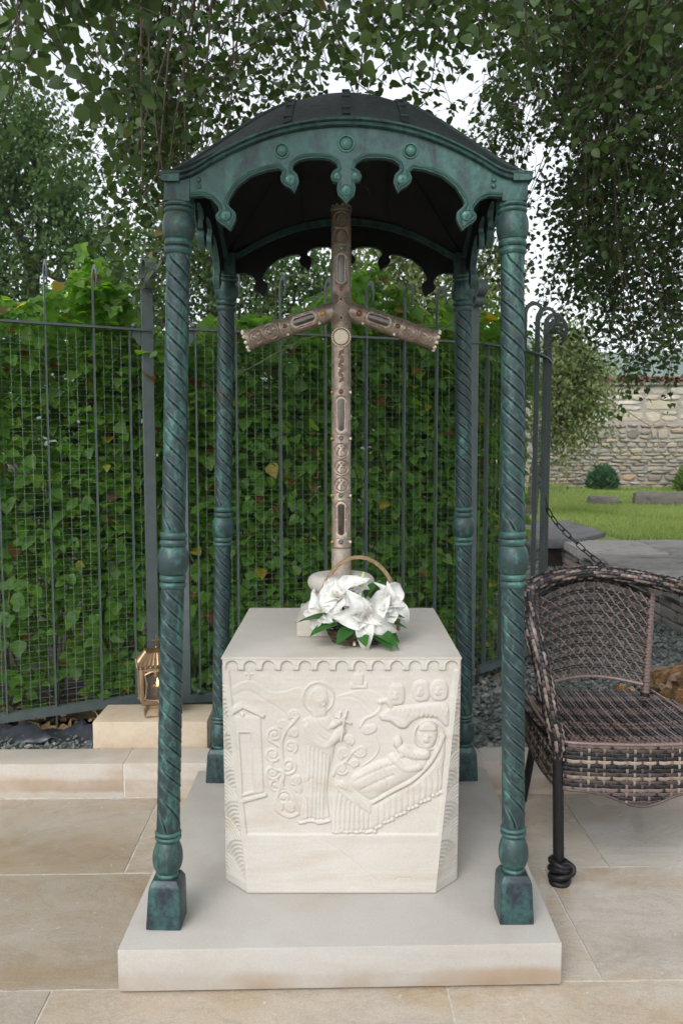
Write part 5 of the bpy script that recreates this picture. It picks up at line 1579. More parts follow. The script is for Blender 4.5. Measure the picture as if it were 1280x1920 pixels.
# ------------------------------------------------------------------ wicker armchair
chair = empty('wicker_chair', (0.95, 2.75, 0.0), 'dark brown woven wicker armchair standing right of the canopy', 'armchair')
DK, PK, TN, BR = (0.011,0.010,0.011), (0.150,0.105,0.095), (0.21,0.17,0.135), (0.06,0.043,0.04)
CXc = 0.95
def jit(c, a=0.25): 
    f = 1 + random.uniform(-a, a); return tuple(x*f for x in c)
def weave_tube(path, radii, cell, n, pick, name, core_r=0.93, squash=None):
    P = [Vector(p) for p in path]; b = MB()
    L = [0.0]
    for a, c in zip(P[:-1], P[1:]): L.append(L[-1] + (c-a).length)
    def at(s):
        s = min(max(s, 0), L[-1]-1e-6)
        for i in range(len(P)-1):
            if s <= L[i+1]:
                f = (s-L[i])/(L[i+1]-L[i]+1e-9); return P[i].lerp(P[i+1], f), (P[i+1]-P[i]).normalized(), radii[i]*(1-f)+radii[i+1]*f
    b.tube([tuple(p) for p in P], [r*core_r for r in radii], 14, col=DK)
    ncell = int(L[-1]/cell); upv = Vector((0.3,-0.2,1)).normalized(); fr = []
    m = ncell*2+1
    for i in range(m+1):
        p, t, r = at(L[-1]*i/m)
        s = t.cross(upv)
        if s.length < 1e-3: s = t.orthogonal()
        s.normalize(); u = s.cross(t); upv = u; fr.append((p, s, u, r))
    for k in range(n):
        for i in range(k % 2, m-1, 2):
            col = jit(pick(i, k)); V = []
            for ii, hz in ((i, -0.03), (i+1, 0.10), (min(i+2, m), -0.03)):
                p, s, u, r = fr[ii]
                for da, h2 in ((-0.43, -0.06), (0, 0.03), (0.43, -0.06)):
                    a = 2*PI*(k+da)/n; rr = r*(1+hz+h2)
                    V.append(p + (s*math.cos(a)+u*math.sin(a))*rr)
            b.add(V, [(0,1,4,3),(1,2,5,4),(3,4,7,6),(4,5,8,7)], col)
    return b.build(name, M['weave'], chair, angle=80)
rail_pts = [(0.695,2.500,0.40),(0.690,2.497,0.47),(0.668,2.500,0.56),(0.642,2.520,0.70),(0.614,2.575,0.835),(0.622,2.690,0.883),(0.676,2.850,0.897),(0.775,2.955,0.914),(0.95,3.005,0.930)]
rail_pts = rail_pts + [(2*CXc-x, y, z) for x, y, z in rail_pts[-2::-1]]
rp = [tuple(p) for p in catmull(rail_pts, 10)]
rad = [0.017 if i < 6 or i > len(rp)-7 else (0.0285 if i > 30 and i < len(rp)-31 else 0.0265) for i in range(len(rp))]
def pick_rail(i, k):
    return (DK, PK, TN, PK, BR, DK, DK)[(k*3 + (i//2)) % 7] if random.random() < 0.8 else DK
weave_tube(rp, rad, 0.0215, 14, pick_rail, 'arm_rail')
# seat
def seat_x(y):
    t = (y-2.475)/(3.045-2.475); t = min(max(t,0),1)
    hw = 0.262 + 0.03*math.sin(PI*t) - 0.13*max(0, (t-0.72)/0.28)**2
    return CXc-hw, CXc+hw
def seat_y(x):
    u = (x-CXc)/0.27; return 2.468 + 0.022*u*u
b = MB(); rs = 0.0122; nrw = 46
def seat_z(x, y): return 0.468 - 0.012*math.sin(PI*min(1,max(0,(y-2.47)/0.56)))*math.cos(PI*(x-CXc)/0.62)
for r in range(nrw):
    yb = 2.478 + r*rs; x0, x1 = seat_x(yb); n = int((x1-x0)/0.0075)
    bandc = (PK if (r//6) % 2 == 0 else DK) if r < 40 else DK
    V = []; F = []
    for i in range(n+1):
        x = x0 + (x1-x0)*i/n; y = yb + (seat_y(x)-2.468)*(1-r/nrw)
        wv = 0.0021*math.cos(PI*(i + r)) if True else 0
        for dy, dz in ((-0.0050, -0.0014), (0, 0), (0.0050, -0.0014)): V.append((x, y+dy, seat_z(x, y)+wv+dz))
    F = [(3*i+k, 3*i+3+k, 3*i+4+k, 3*i+1+k) for i in range(n) for k in range(2)]
    b.add(V, F, jit(bandc if random.random() < 0.85 else BR, 0.3))
ncl = 50
for cidx in range(ncl):
    x = CXc - 0.29 + 0.58*cidx/(ncl-1); V = []; yv = []
    for i in range(2*nrw):
        y = 2.478 + i*rs/2; x0, x1 = seat_x(y)
        if x0+0.002 < x < x1-0.002: yv.append((i, y))
    if len(yv) < 4: continue
    for i, y in yv:
        wv = 0.0022*math.cos(PI*(i/1.0*0.5*2 + cidx)) if i % 2 == 0 else 0.0
        for dx, dz in ((-0.0034, -0.0010), (0, 0.0004), (0.0034, -0.0010)): V.append((x+dx, y + (seat_y(x)-2.468)*(1-(y-2.478)/0.56), seat_z(x, y)+wv+dz+0.0006))
    n = len(yv)-1
    b.add(V, [(3*i+k, 3*i+1+k, 3*i+4+k, 3*i+3+k) for i in range(n) for k in range(2)], jit(PK if cidx % 4 == 0 else (BR if cidx % 2 else DK), 0.3))
b.build('seat', M['weave'], chair, angle=80)
V = []; F = []
for i in range(29):
    y = 2.474 + 0.57*i/28; x0, x1 = seat_x(y); V += [(x0, y+0.006, 0.452), (x1, y+0.006, 0.452)]
F = [(2*i, 2*i+1, 2*i+3, 2*i+2) for i in range(28)]
MB().add(V, F).build('seat_backing', M['wicker_dark'], chair)
# woven skirt with a scalloped lower edge
sk = [(0.705,3.02),(0.695,2.86),(0.688,2.66),(0.690,2.53),(0.712,2.482),(0.78,2.466),(0.95,2.455),(1.12,2.466),(1.188,2.482),(1.210,2.53),(1.212,2.66),(1.205,2.86),(1.195,3.02)]
sp = [Vector((p[0], p[1], 0)) for p in catmull(sk, 14)]
SL = [0.0]
for a, c in zip(sp[:-1], sp[1:]): SL.append(SL[-1]+(c-a).length)
def sk_at(s):
    s = min(max(s,0), SL[-1]-1e-6)
    i = min(int(np.searchsorted(SL, s)), len(SL)-1); i = max(i,1)
    f = (s-SL[i-1])/(SL[i]-SL[i-1]+1e-9); p = sp[i-1].lerp(sp[i], f); t = (sp[i]-sp[i-1]).normalized()
    return p, Vector((t.y, -t.x, 0))
smid = SL[-1]/2
def sk_bot(s):
    d = (s-smid)/0.235
    if abs(d) < 1: return 0.312 - 0.046*math.exp(-(d/0.42)**2)
    return 0.312 - 0.02*min(1, (abs(d)-1))
pitch_ = 0.0235; rowh = 0.0128; nrib = int(SL[-1]/pitch_)
rowcols = [DK, DK, BR, PK, BR, DK, DK, BR, TN, DK, DK, PK, TN, PK, DK, BR]
b = MB()
for r in range(16):
    z = 0.458 - r*rowh
    V = []; F = []; seg = []
    n = nrib*2
    def flush():
        global V
    run = []
    runs = []
    for i in range(n+1):
        s = SL[-1]*i/n
        if z > sk_bot(s)+0.003: run.append((i, s))
        elif run: runs.append(run); run = []
    if run: runs.append(run)
    for run in runs:
        if len(run) < 3: continue
        V = []
        for i, s in run:
            p, nn = sk_at(s)
            h = (0.0028*math.cos(PI*(i/2.0 + r)) if i % 2 == 0 else 0.0)
            for dz, hh_ in ((-0.0056, -0.0012), (0, 0.0008), (0.0056, -0.0012)):
                q_ = p + nn*(h+hh_); V.append((q_.x, q_.y, z+dz))
        b.add(V, [(3*i+k, 3*i+1+k, 3*i+4+k, 3*i+3+k) for i in range(len(run)-1) for k in range(2)], jit(rowcols[(r*7 + random.choice((0,0,0,3))) % 16], 0.3))
for i in range(nrib+1):
    s = SL[-1]*i/nrib; p, nn = sk_at(s); col = jit((DK, PK, TN, BR, PK, DK)[i % 6], 0.2); V = []
    zb = sk_bot(s); m = int((0.464-zb)/(rowh/2))
    tx = Vector((-nn.y, nn.x, 0))
    for j in range(m+1):
        z = 0.464 - j*rowh/2
        r_ = (0.458-z)/rowh
        h = -0.0026*math.cos(PI*(i + r_)) if abs(r_-round(r_)) < 0.3 else 0.0
        for dx, hh_ in ((-0.0040, -0.0012), (0, 0.0006), (0.0040, -0.0012)):
            q_ = p + nn*(h+hh_) + tx*dx; V.append((q_.x, q_.y, z))
    b.add(V, [(3*j+k, 3*j+1+k, 3*j+4+k, 3*j+3+k) for j in range(m) for k in range(2)], col)
b.build('skirt', M['weave'], chair, angle=80)
b = MB(); V = []
for i in range(nrib+1):
    p, nn = sk_at(SL[-1]*i/nrib); q_ = p - nn*0.006
    V += [(q_.x, q_.y, 0.464), (q_.x, q_.y, sk_bot(SL[-1]*i/nrib)+0.004)]
b.add(V, [(2*i, 2*i+1, 2*i+3, 2*i+2) for i in range(nrib)]).build('skirt_backing', M['wicker_dark'], chair)
b = MB(); pts = [tuple(sk_at(s)[0] + Vector((0,0,sk_bot(s)))) for s in np.linspace(0, SL[-1], 140)]
b.tube(pts, 0.0042, 6, col=BR); pts = [tuple(sk_at(s)[0] + Vector((0,0,0.467))) for s in np.linspace(0, SL[-1], 140)]; b.tube(pts, 0.0055, 6, col=PK)
b.build('binding', M['weave'], chair)
# back lattice
def back_p(u, v):
    xl_, xr_ = 0.742+0.022*(1-v), 2*CXc-0.742-0.022*(1-v)
    top = 0.848 + 0.058*math.sin(PI*u)**0.9; bot = 0.512 + 0.016*math.sin(PI*u)
    x = xl_ + (xr_-xl_)*u
    return Vector((x, 2.955 + 0.055*math.sin(PI*u) + 0.012*v, bot + (top-bot)*v))
nh, nxc = 9, 11
b = MB()
for r in range(nh+1):
    v = r/nh*0.985
    for off in (-0.012, 0.012):
        b.tube([tuple(back_p(u, min(1, max(0, v+off))) + Vector((0, 0.0015*math.cos(u*60), 0))) for u in np.linspace(0, 1, 24)], 0.0040, 5, col=jit(DK))
b.build('lattice_rows', M['weave'], chair)
for sg, nm, cc, dy in ((1, 'lattice_strands', PK, -0.003), (-1, 'lattice_strands', (0.13,0.088,0.076), 0.002)):
    b = MB()
    for r in range(nh):
        for c in range(nxc):
            for half in (0,):
                ua, ub = (c+0.02)/nxc, (c+0.98)/nxc
                if ub > 1.02: continue
                if sg < 0: ua, ub = ub, ua
                va, vb = (r+1.05)/nh*0.985, (r-0.05)/nh*0.985
                p0, p1 = back_p(min(1,ua), min(1,va)), back_p(min(1,ub), max(0,vb)); mid = (p0+p1)/2
                b.tube([p0, mid + Vector((0, dy, 0)), p1], 0.0036, 5, cap=False, col=jit(cc, 0.35))
    b.build(nm, M['weave'], chair)
b = MB(); b.tube([tuple(back_p(u, 0)) for u in np.linspace(0,1,60)], [0.0085 if i % 2 else 0.0070 for i in range(60)], 8, col=PK)
b.tube([tuple(back_p(u, 1)) for u in np.linspace(0,1,30)], 0.006, 6, col=DK)
b.build('back_rail', M['weave'], chair)
for sx, cc in ((-1, BR), (1, PK)):
    b = MB(); pts = [(CXc+sx*(0.195+0.022*t), 2.962+0.020*t, 0.43+0.44*t) for t in np.linspace(0.10, 1, 88)]
    b.tube(pts, [0.0150 if i % 3 else 0.0128 for i in range(88)], 10, col=jit(cc, 0.1))
    b.tube([(CXc+sx*0.193, 2.960, 0.40), (CXc+sx*0.197, 2.964, 0.478)], 0.0165, 10, col=DK)
    b.build('back_post', M['weave'], chair, angle=80)
def leg(p0, p1, r):
    n = 70; pts = [tuple(Vector(p0).lerp(Vector(p1), t)) for t in np.linspace(0, 1, n)]
    return MB().tube(pts, [r if i % 2 else r*0.93 for i in range(n)], 12).build('leg', M['wicker_dark'], chair, angle=80)
fl_leg = leg((0.694,2.500,0.44), (0.702,2.487,0.0), 0.0185); leg((2*CXc-0.694,2.500,0.44), (2*CXc-0.702,2.487,0.0), 0.0185)
leg((0.745,2.93,0.44), (0.722,3.085,0.0), 0.0155); leg((2*CXc-0.745,2.93,0.44), (2*CXc-0.722,3.085,0.0), 0.0155)
b = MB()
for k in range(4):
    pts = [(0.704+0.0265*math.cos(a)*(1+0.16*math.sin(2*a+k)), 2.480+0.025*math.sin(a), 0.011+0.019*k+0.006*math.sin(a*1.0+k*1.7)) for a in np.linspace(0, 2*PI, 26, endpoint=False)]
    b.tube(pts, 0.0108, 8, closed=True)
b.tube(catmull([(0.722,2.458,0.032),(0.738,2.455,0.046),(0.740,2.462,0.062),(0.722,2.468,0.072),(0.70,2.462,0.060)], 6), 0.0088, 8)
b.build('foot_wrap', M['wicker_dark'], fl_leg, angle=80)

# ------------------------------------------------------------------ ochre boulders behind the chair
def boulder(name, c, r, sc, seed, label):
    rr = random.Random(seed); bm = bmesh.new(); bmesh.ops.create_icosphere(bm, subdivisions=4, radius=1.0)
    from mathutils import noise as NS
    for v in bm.verts:
        p = v.co.copy()
        d = 1 + 0.22*NS.noise(p*1.6+Vector((seed,0,0))) + 0.12*NS.noise(p*4.1+Vector((0,seed,0))) + 0.06*NS.noise(p*10)
        v.co = Vector((p.x*sc[0], p.y*sc[1], p.z*sc[2]))*r*d + Vector(c)
    bm.verts.index_update()
    m_ = MB().add([v.co.copy() for v in bm.verts], [[v.index for v in f.verts] for f in bm.faces]); bm.free()
    o = m_.build(name, M['boulder'], None, True, 180); tag(o, label, 'boulder')
boulder('boulder', (1.78, 3.80, 0.215), 0.29, (1.0,0.7,0.56), 3, 'rough orange brown boulder lying on the gravel behind the chair')
boulder('small_boulder', (1.345, 3.72, 0.20), 0.085, (0.8,0.8,0.95), 9, 'small ochre rock on the gravel seen under the chair back')

# ------------------------------------------------------------------ hanging chain
ch = empty('chain', (1.24, 5.15, 1.22), 'black iron chain hanging from the fence end over the gravel', 'chain')
cp = catmull([(1.25,5.10,1.235),(1.285,4.93,1.00),(1.395,4.71,0.835),(1.52,4.52,0.715),(1.645,4.42,0.665),(1.80,4.36,0.668),(2.05,4.33,0.75),(2.35,4.33,0.98)], 12)
cpv = [Vector(p) for p in cp]; CL = [0.0]
for a, c in zip(cpv[:-1], cpv[1:]): CL.append(CL[-1]+(c-a).length)
def link_mesh():
    pts = []
    for k in range(20):
        a = 2*PI*k/20; pts.append((0.0135*math.cos(a), 0.024*(1 if math.sin(a) > 0 else -1)*(abs(math.sin(a)) > 0.01) + 0.0135*math.sin(a), 0))
    return MB().tube(pts, 0.0038, 6, closed=True).mesh('link')
lm = link_mesh(); lm.materials.append(M['chain'])
s = 0.0; k = 0
while s < CL[-1]-0.03:
    i = max(1, int(np.searchsorted(CL, s+0.03))); i = min(i, len(cpv)-1)
    f = (s+0.03-CL[i-1])/(CL[i]-CL[i-1]); p = cpv[i-1].lerp(cpv[i], f); t = (cpv[i]-cpv[i-1]).normalized()
    o = bpy.data.objects.new('link', lm); link(o, ch)
    x = t.cross(Vector((0,0,1))).normalized(); z = x.cross(t)
    m = Matrix(((x.x,t.x,z.x,p.x),(x.y,t.y,z.y,p.y),(x.z,t.z,z.z,p.z),(0,0,0,1)))
    o.matrix_basis = m @ Matrix.Rotation(PI/2*(k % 2)+random.uniform(-0.2,0.2), 4, 'Y')
    s += 0.0655; k += 1
cpst = MB().lathe([(0.03,0),(0.03,0.95),(0.022,0.97),(0.036,1.0),(0.001,1.035)], 16, (2.37,4.30,0.10)).build('chain_post', M['chain']); tag(cpst, 'black iron post holding the far end of the chain', 'post')
# ------------------------------------------------------------------ bramble thickets behind the fence
def along(pts, s):
    P = np.array(pts, float); seg = np.linalg.norm(np.diff(P, axis=0), axis=1); cum = np.r_[0, np.cumsum(seg)]
    s = s*cum[-1]; i = np.clip(np.searchsorted(cum, s, 'right')-1, 0, len(seg)-1)
    f = ((s-cum[i])/seg[i])[:, None]; d = np.diff(P, axis=0)[i]/seg[i][:, None]
    return P[i]*(1-f) + P[i+1]*f, d
def hedge(label, line, ncl, hfun, seed, dmax, nleaf=300, ncane=60):
    q = np.random.default_rng(seed)
    p0 = line[0]; root = empty('bramble_thicket', (p0[0], p0[1], 0.10), label, 'bramble', 'bramble thickets behind the fence')
    s = q.random(ncl); P, d = along(line, s); nrm = np.c_[-d[:,1], d[:,0]]          # points away from the courtyard
    dep = 0.05 + dmax*q.random(ncl)**1.5
    h = hfun(s)
    z = 0.15 + (h-0.15)*q.random(ncl)**0.82
    keep = q.random(ncl) < np.clip(0.50 + 0.5*(z-0.15)/0.9, 0, 1)
    clump = np.sin(s*41+z*7+seed)*np.sin(z*11+dep*9+s*23)
    keep &= (clump > -0.62) | (q.random(ncl) < 0.45)
    dep = dep + 0.22*(z/h)**2*q.random(ncl)*np.where(z > 1.75, -0.5, 0.3)
    xy = P + nrm*dep[:, None]; xy, z, nrm, h = xy[keep], z[keep], nrm[keep], h[keep]; n = len(z)
    # each cluster carries three to five leaflets on one stalk
    out = np.c_[-nrm*0.50, 0.80 + 0.3*q.random(n)] + q.normal(size=(n,3))*0.30
    out /= np.linalg.norm(out, axis=1, keepdims=True)
    locs = []; mats = []; sizes = []
    base = np.c_[xy, z]
    for k, (ang, off) in enumerate(((0.0, 0.012), (1.15, 0.006), (-1.15, 0.006), (2.0, 0.0), (-2.0, 0.0))):
        use = np.ones(n, bool) if k < 3 else q.random(n) < 0.45
        face = out + q.normal(size=(n,3))*0.22
        side = np.cross(face, np.c_[-nrm + q.normal(size=(n,2))*0.7, -0.45*np.ones(n)]); side /= np.linalg.norm(side, axis=1, keepdims=True)
        dn = np.cross(side, face); dn /= np.linalg.norm(dn, axis=1, keepdims=True)
        t = dn*math.cos(ang) + side*math.sin(ang)
        t[:,2] = np.where(t[:,2] < -1, t[:,2], t[:,2])
        sz = (0.042 + 0.050*q.random(n)**1.5)*(1.0 if k == 0 else 0.85)
        m = frames(t, face)*sz[:, None, None]
        locs.append((base + t*off*2)[use]); mats.append(m[use]); sizes.append(sz[use])
    L = np.concatenate(locs); Mx = np.concatenate(mats); sz = np.concatenate(sizes)
    leaves(root, LEAF_B, M['bramble_leaf'], Mx, L, sz, nleaf)
    b = MB()
    for k in range(ncane):
        s0 = q.random(); Pc, dc = along(line, np.array([s0])); nn = np.array([-dc[0,1], dc[0,0]])
        a = np.array([*(Pc[0] + nn*(0.12+dmax*0.8*q.random())), 0.08]); hh = float(hfun(np.array([s0]))[0])
        lean = dc[0,:2]*q.normal()*0.42 + nn*abs(q.normal())*0.08; top = a + np.array([lean[0], lean[1], hh*q.uniform(0.6,1.06)]); 
        mid = (a+top)/2 + np.array([*(dc[0,:2]*q.normal()*0.10), 0.1])
        end = top + np.array([lean[0]*0.8, lean[1]*0.8, -0.25*q.random()])
        pts = catmull([a, mid, top, end], 5); b.tube(pts, list(np.linspace(0.006, 0.0022, len(pts))), 5)
    o = b.build('canes', M['cane'], root); o['kind'] = 'stuff'
    return root
off = 0.06
hedge('dense bramble thicket with yellow leaves behind the left fence run', [(-3.2,2.72),(-0.90,3.88)], 6200, lambda s: 2.02 + 0.14*np.sin(s*9+1) + 0.10*np.sin(s*23), 21, 0.75, 220, 60)
hedge('green bramble thicket behind the rear fence and the cross', [(-1.25,3.80),(-0.98,3.87),(-0.70,3.88),(0.76,4.35)], 7000, lambda s: 2.10 + 0.15*np.sin(s*8+2) + 0.10*np.sin(s*19+1), 22, 0.8, 240, 60)
hedge('shaded bramble thicket inside the right fence run', [(0.72,4.36),(0.96,4.62),(1.10,4.86),(1.22,5.20),(1.30,5.60)], 2900, lambda s: 2.10 + 0.12*np.sin(s*7) + 0.08*np.sin(s*17), 23, 0.6, 80, 30)

# ------------------------------------------------------------------ trees
def grow_branch(mb, a, b_, r0, r1, sag=0.0, n=7, wob=0.06, q=rng, sides=7):
    a, b_ = np.array(a, float), np.array(b_, float); L = np.linalg.norm(b_-a)
    mid = [a + (b_-a)*t + np.array([*(q.normal(size=2)*wob*L), q.normal()*wob*L*0.6 + sag*math.sin(PI*t)]) for t in (0.33, 0.66)]
    pts = catmull([a, mid[0], mid[1], b_], n); mb.tube(pts, list(np.linspace(r0, r1, len(pts))), sides); return pts

tree = empty('overhanging_tree', (4.9, 7.4, LZ), 'large tree with dark heart shaped leaves hanging over the canopy', 'tree')
b = MB(); trunk_top = np.array([4.5, 6.9, 3.0])
b.tube(catmull([(4.95,7.45,LZ-0.1),(4.85,7.3,1.4),(4.6,7.0,2.4),(4.5,6.9,3.0)], 8), list(np.linspace(0.30, 0.22, 25)), 14)
b.build('trunk', M['bark'], tree)
limbs = []
for tgt, r in (((-1.6,3.2,4.7),0.11), ((-0.4,2.6,4.9),0.11), ((1.2,3.2,5.0),0.10), ((0.2,4.8,4.9),0.10), ((2.0,4.2,4.4),0.09), ((2.6,5.2,3.9),0.08), ((3.1,4.6,3.3),0.07), ((1.6,6.2,4.8),0.08), ((2.4,3.4,4.6),0.08), ((-1.2,1.6,3.9),0.09), ((0.4,1.4,3.9),0.08), ((2.9,6.3,3.2),0.07)):
    mb = MB(); pts = grow_branch(mb, trunk_top + np.array([0,0,-0.15]), tgt, r, 0.018, 0.35, 9, 0.05, sides=9)
    mb.build('limb', M['bark'], tree); limbs += pts[6:]
limbs = np.array(limbs)
sprays = []
def box(nsp, x0, x1, y0, y1, z0, z1, test=None):
    k = 0
    while k < nsp:
        p = np.array([rng.uniform(x0,x1), rng.uniform(y0,y1), rng.uniform(z0,z1)])
        if test is not None and not test(p): continue
        sprays.append((p, 1.0)); k += 1
box(560, -1.1, 1.9, 2.7, 4.3, 2.7, 4.1, lambda p: p[2] > 1.4+0.47*p[1] + 0.16*math.sin(p[0]*4) and p[0] > -0.25*p[1] and math.sin(p[0]*5.2+p[1]*2.1)*math.sin(p[2]*6+p[0]*3) > -0.55)
box(140, -1.1, -0.5, 3.2, 4.4, 2.75, 3.4, lambda p: p[0] > -0.265*p[1]-0.0 and p[0] < -0.17*p[1])
box(90, -1.9, -1.25, 3.2, 4.4, 3.2, 4.2, lambda p: p[0] < -0.34*p[1])
box(1080, 1.15, 2.9, 4.0, 6.2, 2.35, 4.6, lambda p: p[0] > 0.285*p[1] and p[2] > 2.38 + 0.20*math.sin(p[0]*5+p[1]*3))
box(300, 0.95, 1.6, 4.2, 5.6, 2.7, 3.9, lambda p: not (abs(p[0]-0.25*p[1]) < 0.16 and p[2] < 1.4+0.42*p[1]) and p[2] > 2.5 + 0.5*math.sin(p[0]*6+1)*0.5)
box(110, 1.7, 2.5, 4.2, 5.4, 2.1, 2.7, lambda p: p[0] > 0.32*p[1])
box(34, -0.84, -0.60, 1.65, 2.1, 2.36, 2.75)
box(40, -0.58, -0.10, 1.5, 2.0, 2.62, 2.88)
box(26, 0.0, 0.75, 1.6, 2.3, 2.62, 2.95)
for p in ((-0.66,2.7,2.40),(-0.60,2.7,2.30),(-0.64,2.65,2.22),(-0.69,2.7,2.55),(-0.50,2.9,2.35),(-0.55,2.95,2.20),(-0.62,3.05,2.12),(-0.70,3.2,2.30),(-0.44,3.1,2.45),(1.46,4.1,1.92),(1.53,4.15,1.86),(1.58,4.1,2.02),(1.50,4.0,2.1),(1.66,4.2,2.05)):
    sprays.append((np.array(p), 0.8))
n_vis = len(sprays)
box(300, -2.6, 2.6, -0.4, 2.6, 4.6, 6.4)  # unseen sprays added overhead to block zenith light from the platform
box(60, -2.4, 2.6, -1.2, 1.2, 4.4, 5.4)  # more unseen shading sprays, over the camera
tw = MB(); LP = []; LM_ = []; LS = []
for si, (p, f) in enumerate(sprays):
    i = int(np.argmin(np.linalg.norm(limbs - (p+np.array([0,0,0.6])), axis=1)))
    a = limbs[i]
    ln = rng.uniform(0.28, 0.55)*f
    dirn = (p-a); dirn[2] = 0; dirn = dirn/(np.linalg.norm(dirn)+1e-6)*0.5 + rng.normal(size=3)*0.35; dirn[2] = -0.75
    dirn /= np.linalg.norm(dirn); e = p + dirn*ln
    if rng.random() < 0.22 or f < 1:
        tw.tube(catmull([a, (a+p)/2 + np.array([0,0,0.12]) + rng.normal(size=3)*0.10, p], 4), list(np.linspace(0.006, 0.0022, 9)), 4, cap=False)
    bend = rng.normal(size=3)*0.05
    pts = [p + (e-p)*t + bend*math.sin(PI*t) for t in np.linspace(0, 1, 5)]
    tw.tube(pts, [0.0022,0.002,0.0017,0.0013,0.001], 3, cap=False)
    nl = int(rng.uniform(15, 27)*f)
    for k in range(nl):
        t = (k+rng.random())/nl; o = p + (e-p)*t + bend*math.sin(PI*t)
        az = k*2.4 + rng.normal()*0.5
        d = np.array([math.cos(az), math.sin(az), -0.55 + rng.normal()*0.45]); o2 = o + d*0.022
        up = rng.normal(size=3)*0.6 + np.array([0, -0.2, 0.9])
        sz = rng.uniform(0.027, 0.045) * (1.0 if si < n_vis else 1.9)  # larger leaves on the added shading sprays
        LP.append(o2); LM_.append((d, up, sz))
LP = np.array(LP); D_ = np.array([m[0] for m in LM_]); U_ = np.array([m[1] for m in LM_]); LS = np.array([m[2] for m in LM_])
MX = frames(D_, U_)*LS[:, None, None]
leaves(tree, LEAF_O, M['tree_leaf'], MX, LP, LS, 300)
o = tw.build('twigs', M['twig'], tree); o['kind'] = 'stuff'
# small round fruits on the nearest sprays
b = MB()
for p, f in sprays[::9]:
    c = p + rng.normal(size=3)*0.08; c[2] -= 0.15; b.ball(c, 0.006, 1)
o = b.build('fruits', M['twig'], tree); o['kind'] = 'stuff'

def blob_tree(name, label, base, trunk_pts, blobs, mat, seed, size=(0.07,0.12), droop=0.6, per=1500, tr=0.2, group=None):
    q = np.random.default_rng(seed)
    root = empty(name, base, label, 'tree', group)
    b = MB(); b.tube(catmull([base] + trunk_pts, 6), list(np.linspace(tr, tr*0.5, 6*len(trunk_pts)+1)), 10); b.build('trunk', M['bark'], root)
    top = np.array(trunk_pts[-1]); L = []; D = []; bl = MB()
    for (cx, cy, cz, rx, ry, rz) in blobs:
        grow_branch(bl, np.array(trunk_pts[int(q.integers(0, len(trunk_pts)))]), (cx, cy, cz), tr*0.32, 0.02, 0.1, 6, 0.06, q)
        c = np.array([cx, cy, cz])
        for k in range(14):
            e = c + q.normal(size=3)*np.array([rx,ry,rz])*0.5
            grow_branch(bl, c + q.normal(size=3)*0.1, e, 0.016, 0.005, 0.05, 3, 0.08, q, 4)
            # leaf clumps hung round every branchlet
        nc = int(per*rx*rz/10)+8
        cc = c + (lambda u: u/np.linalg.norm(u,axis=1,keepdims=True)*(q.random((nc,1))**0.45))(q.normal(size=(nc,3)))*np.array([rx,ry,rz])
        for w_ in cc:
            k = int(q.uniform(26, 60)); st = q.uniform(0.14, 0.30)
            pts = w_ + q.normal(size=(k,3))*np.array([st*0.7, st*0.7, st*1.1]); pts[:,2] -= droop*0.25*q.random(k)
            L.append(pts); D.append(np.c_[q.normal(size=(k,2))*0.7, -droop + q.normal(size=k)*0.5])
    L = np.concatenate(L); D = np.concatenate(D); n = len(L)
    m = frames(D, q.normal(size=(n,3)) + np.array([0,-0.3,0.7]))*q.uniform(size[0], size[1], n)[:, None, None]
    o = mobj('foliage', scatter('foliage', LEAF_S[0]*np.array([1.4,1,1]), LEAF_S[1], m, L, True), mat, root); o['kind'] = 'stuff'
    bl.build('branches', M['bark'], root)
    return root
blob_tree('weeping_tree', 'tall feathery green tree beyond the thicket at the left edge', (-5.4,13.5,0.1), [(-5.3,13.4,1.6),(-5.1,13.3,3.0),(-5.0,13.2,4.4)],
          [(-4.9,13,6.3,0.9,0.9,0.7),(-5.6,13,5.4,1.3,1,1.0),(-4.3,12.8,5.3,0.7,0.9,0.9),(-3.9,12.8,4.4,0.75,0.9,0.7),(-5.3,12.5,4.0,1.0,1,0.7),(-3.5,12.7,3.4,0.5,0.8,0.5),(-5.4,12.5,2.9,0.7,1,0.6),(-4.2,12.6,3.0,0.6,0.9,0.5),(-3.2,12.8,2.7,0.7,0.9,0.6),(-5.9,13.5,6.8,1.2,0.9,0.9),(-6.6,13.5,4.6,1.0,1,1.6)],
          M['far_leaf'], 31, (0.06,0.11), 0.8, 900, 0.24, 'trees beyond the thicket')
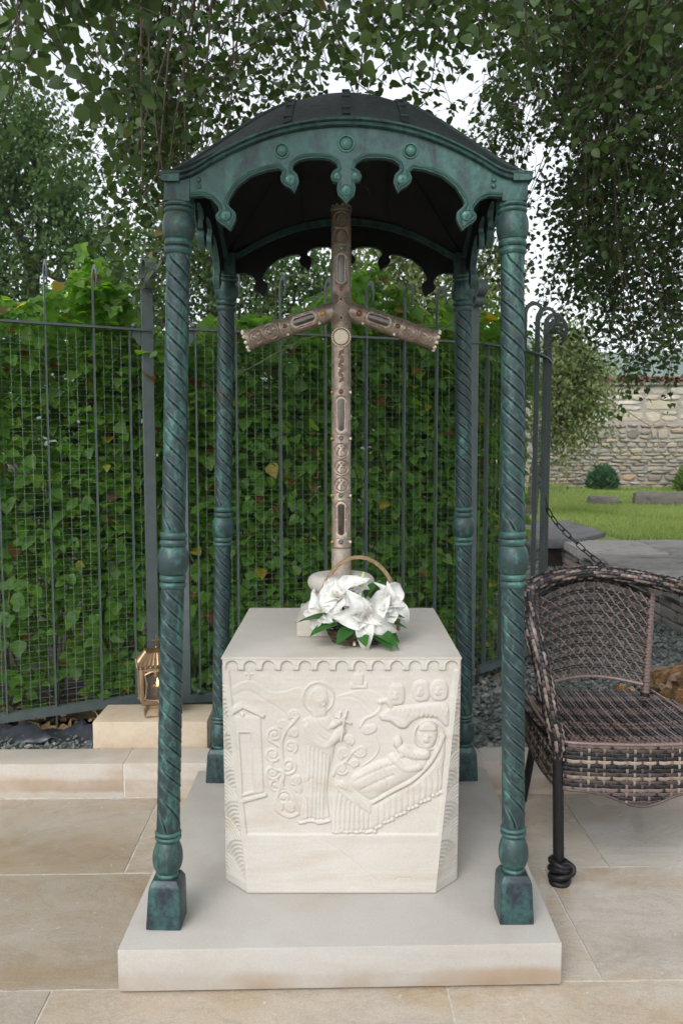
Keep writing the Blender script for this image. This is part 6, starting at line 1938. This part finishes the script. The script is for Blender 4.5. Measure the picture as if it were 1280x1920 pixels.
blob_tree('background_tree', 'silvery green tree beyond the thicket between the left posts', (-1.9,11.6,0.1), [(-1.9,11.6,1.5),(-1.8,11.6,2.8),(-1.8,11.5,3.8)],
          [(-2.2,11.5,4.3,0.8,0.8,0.7),(-2.6,11.3,3.6,0.7,0.8,0.6),(-1.5,11.5,4.2,0.8,0.8,0.8),(-2.3,11.2,2.8,0.8,0.8,0.6),(-1.2,11.3,3.1,0.8,0.8,0.7),(-1.7,11.2,2.1,0.8,0.7,0.5),(-0.6,11.4,3.7,0.8,0.8,0.8)],
          M['far_leaf'], 32, (0.055,0.10), 0.5, 900, 0.2, 'trees beyond the thicket')
blob_tree('background_tree', 'pale green tree seen behind the cross under the canopy arch', (0.8,12.4,0.1), [(0.8,12.4,1.5),(0.85,12.4,2.8),(0.9,12.3,3.8)],
          [(0.1,12.2,3.4,0.9,0.8,0.8),(0.6,12.3,4.4,0.9,0.8,0.8),(1.3,12.2,3.5,0.8,0.8,0.8),(0.3,12.0,2.4,0.9,0.8,0.6),(1.6,12.2,4.6,0.8,0.8,0.8),(1.4,12.0,2.5,0.8,0.8,0.6),(2.0,12.2,3.6,0.7,0.8,0.8)],
          M['pale_leaf'], 33, (0.055,0.10), 0.5, 900, 0.2, 'trees beyond the thicket')
blob_tree('small_tree', 'small pale green tree drooping before the rubble stone wall', (2.75,11.6,LZ), [(2.8,11.5,1.2),(2.9,11.3,2.0),(3.0,11.2,2.6)],
          [(3.05,11.0,2.75,0.36,0.4,0.36),(3.30,11.0,2.45,0.28,0.4,0.30),(3.0,11.0,2.2,0.34,0.4,0.30),(3.35,11.0,2.05,0.18,0.3,0.18),(2.95,11.0,1.75,0.24,0.3,0.22)],
          M['pale_leaf'], 34, (0.04,0.075), 0.9, 4200, 0.09)

# ------------------------------------------------------------------ air
hz = MB().box(-1010, 1410, -110, 1110, -1.5, 150).build('haze', None, smooth=False)
hm = bpy.data.materials.new('haze'); hm.use_nodes = True; ht = hm.node_tree
for nd in list(ht.nodes):
    if nd.type != 'OUTPUT_MATERIAL': ht.nodes.remove(nd)
pv = ht.nodes.new('ShaderNodeVolumePrincipled'); pv.inputs['Color'].default_value = (0.78, 0.90, 1.0, 1); pv.inputs['Density'].default_value = 0.00065
ht.links.new(pv.outputs[0], ht.nodes['Material Output'].inputs['Volume'])
hz.data.materials.clear(); hz.data.materials.append(hm); tag(hz, kind='stuff')
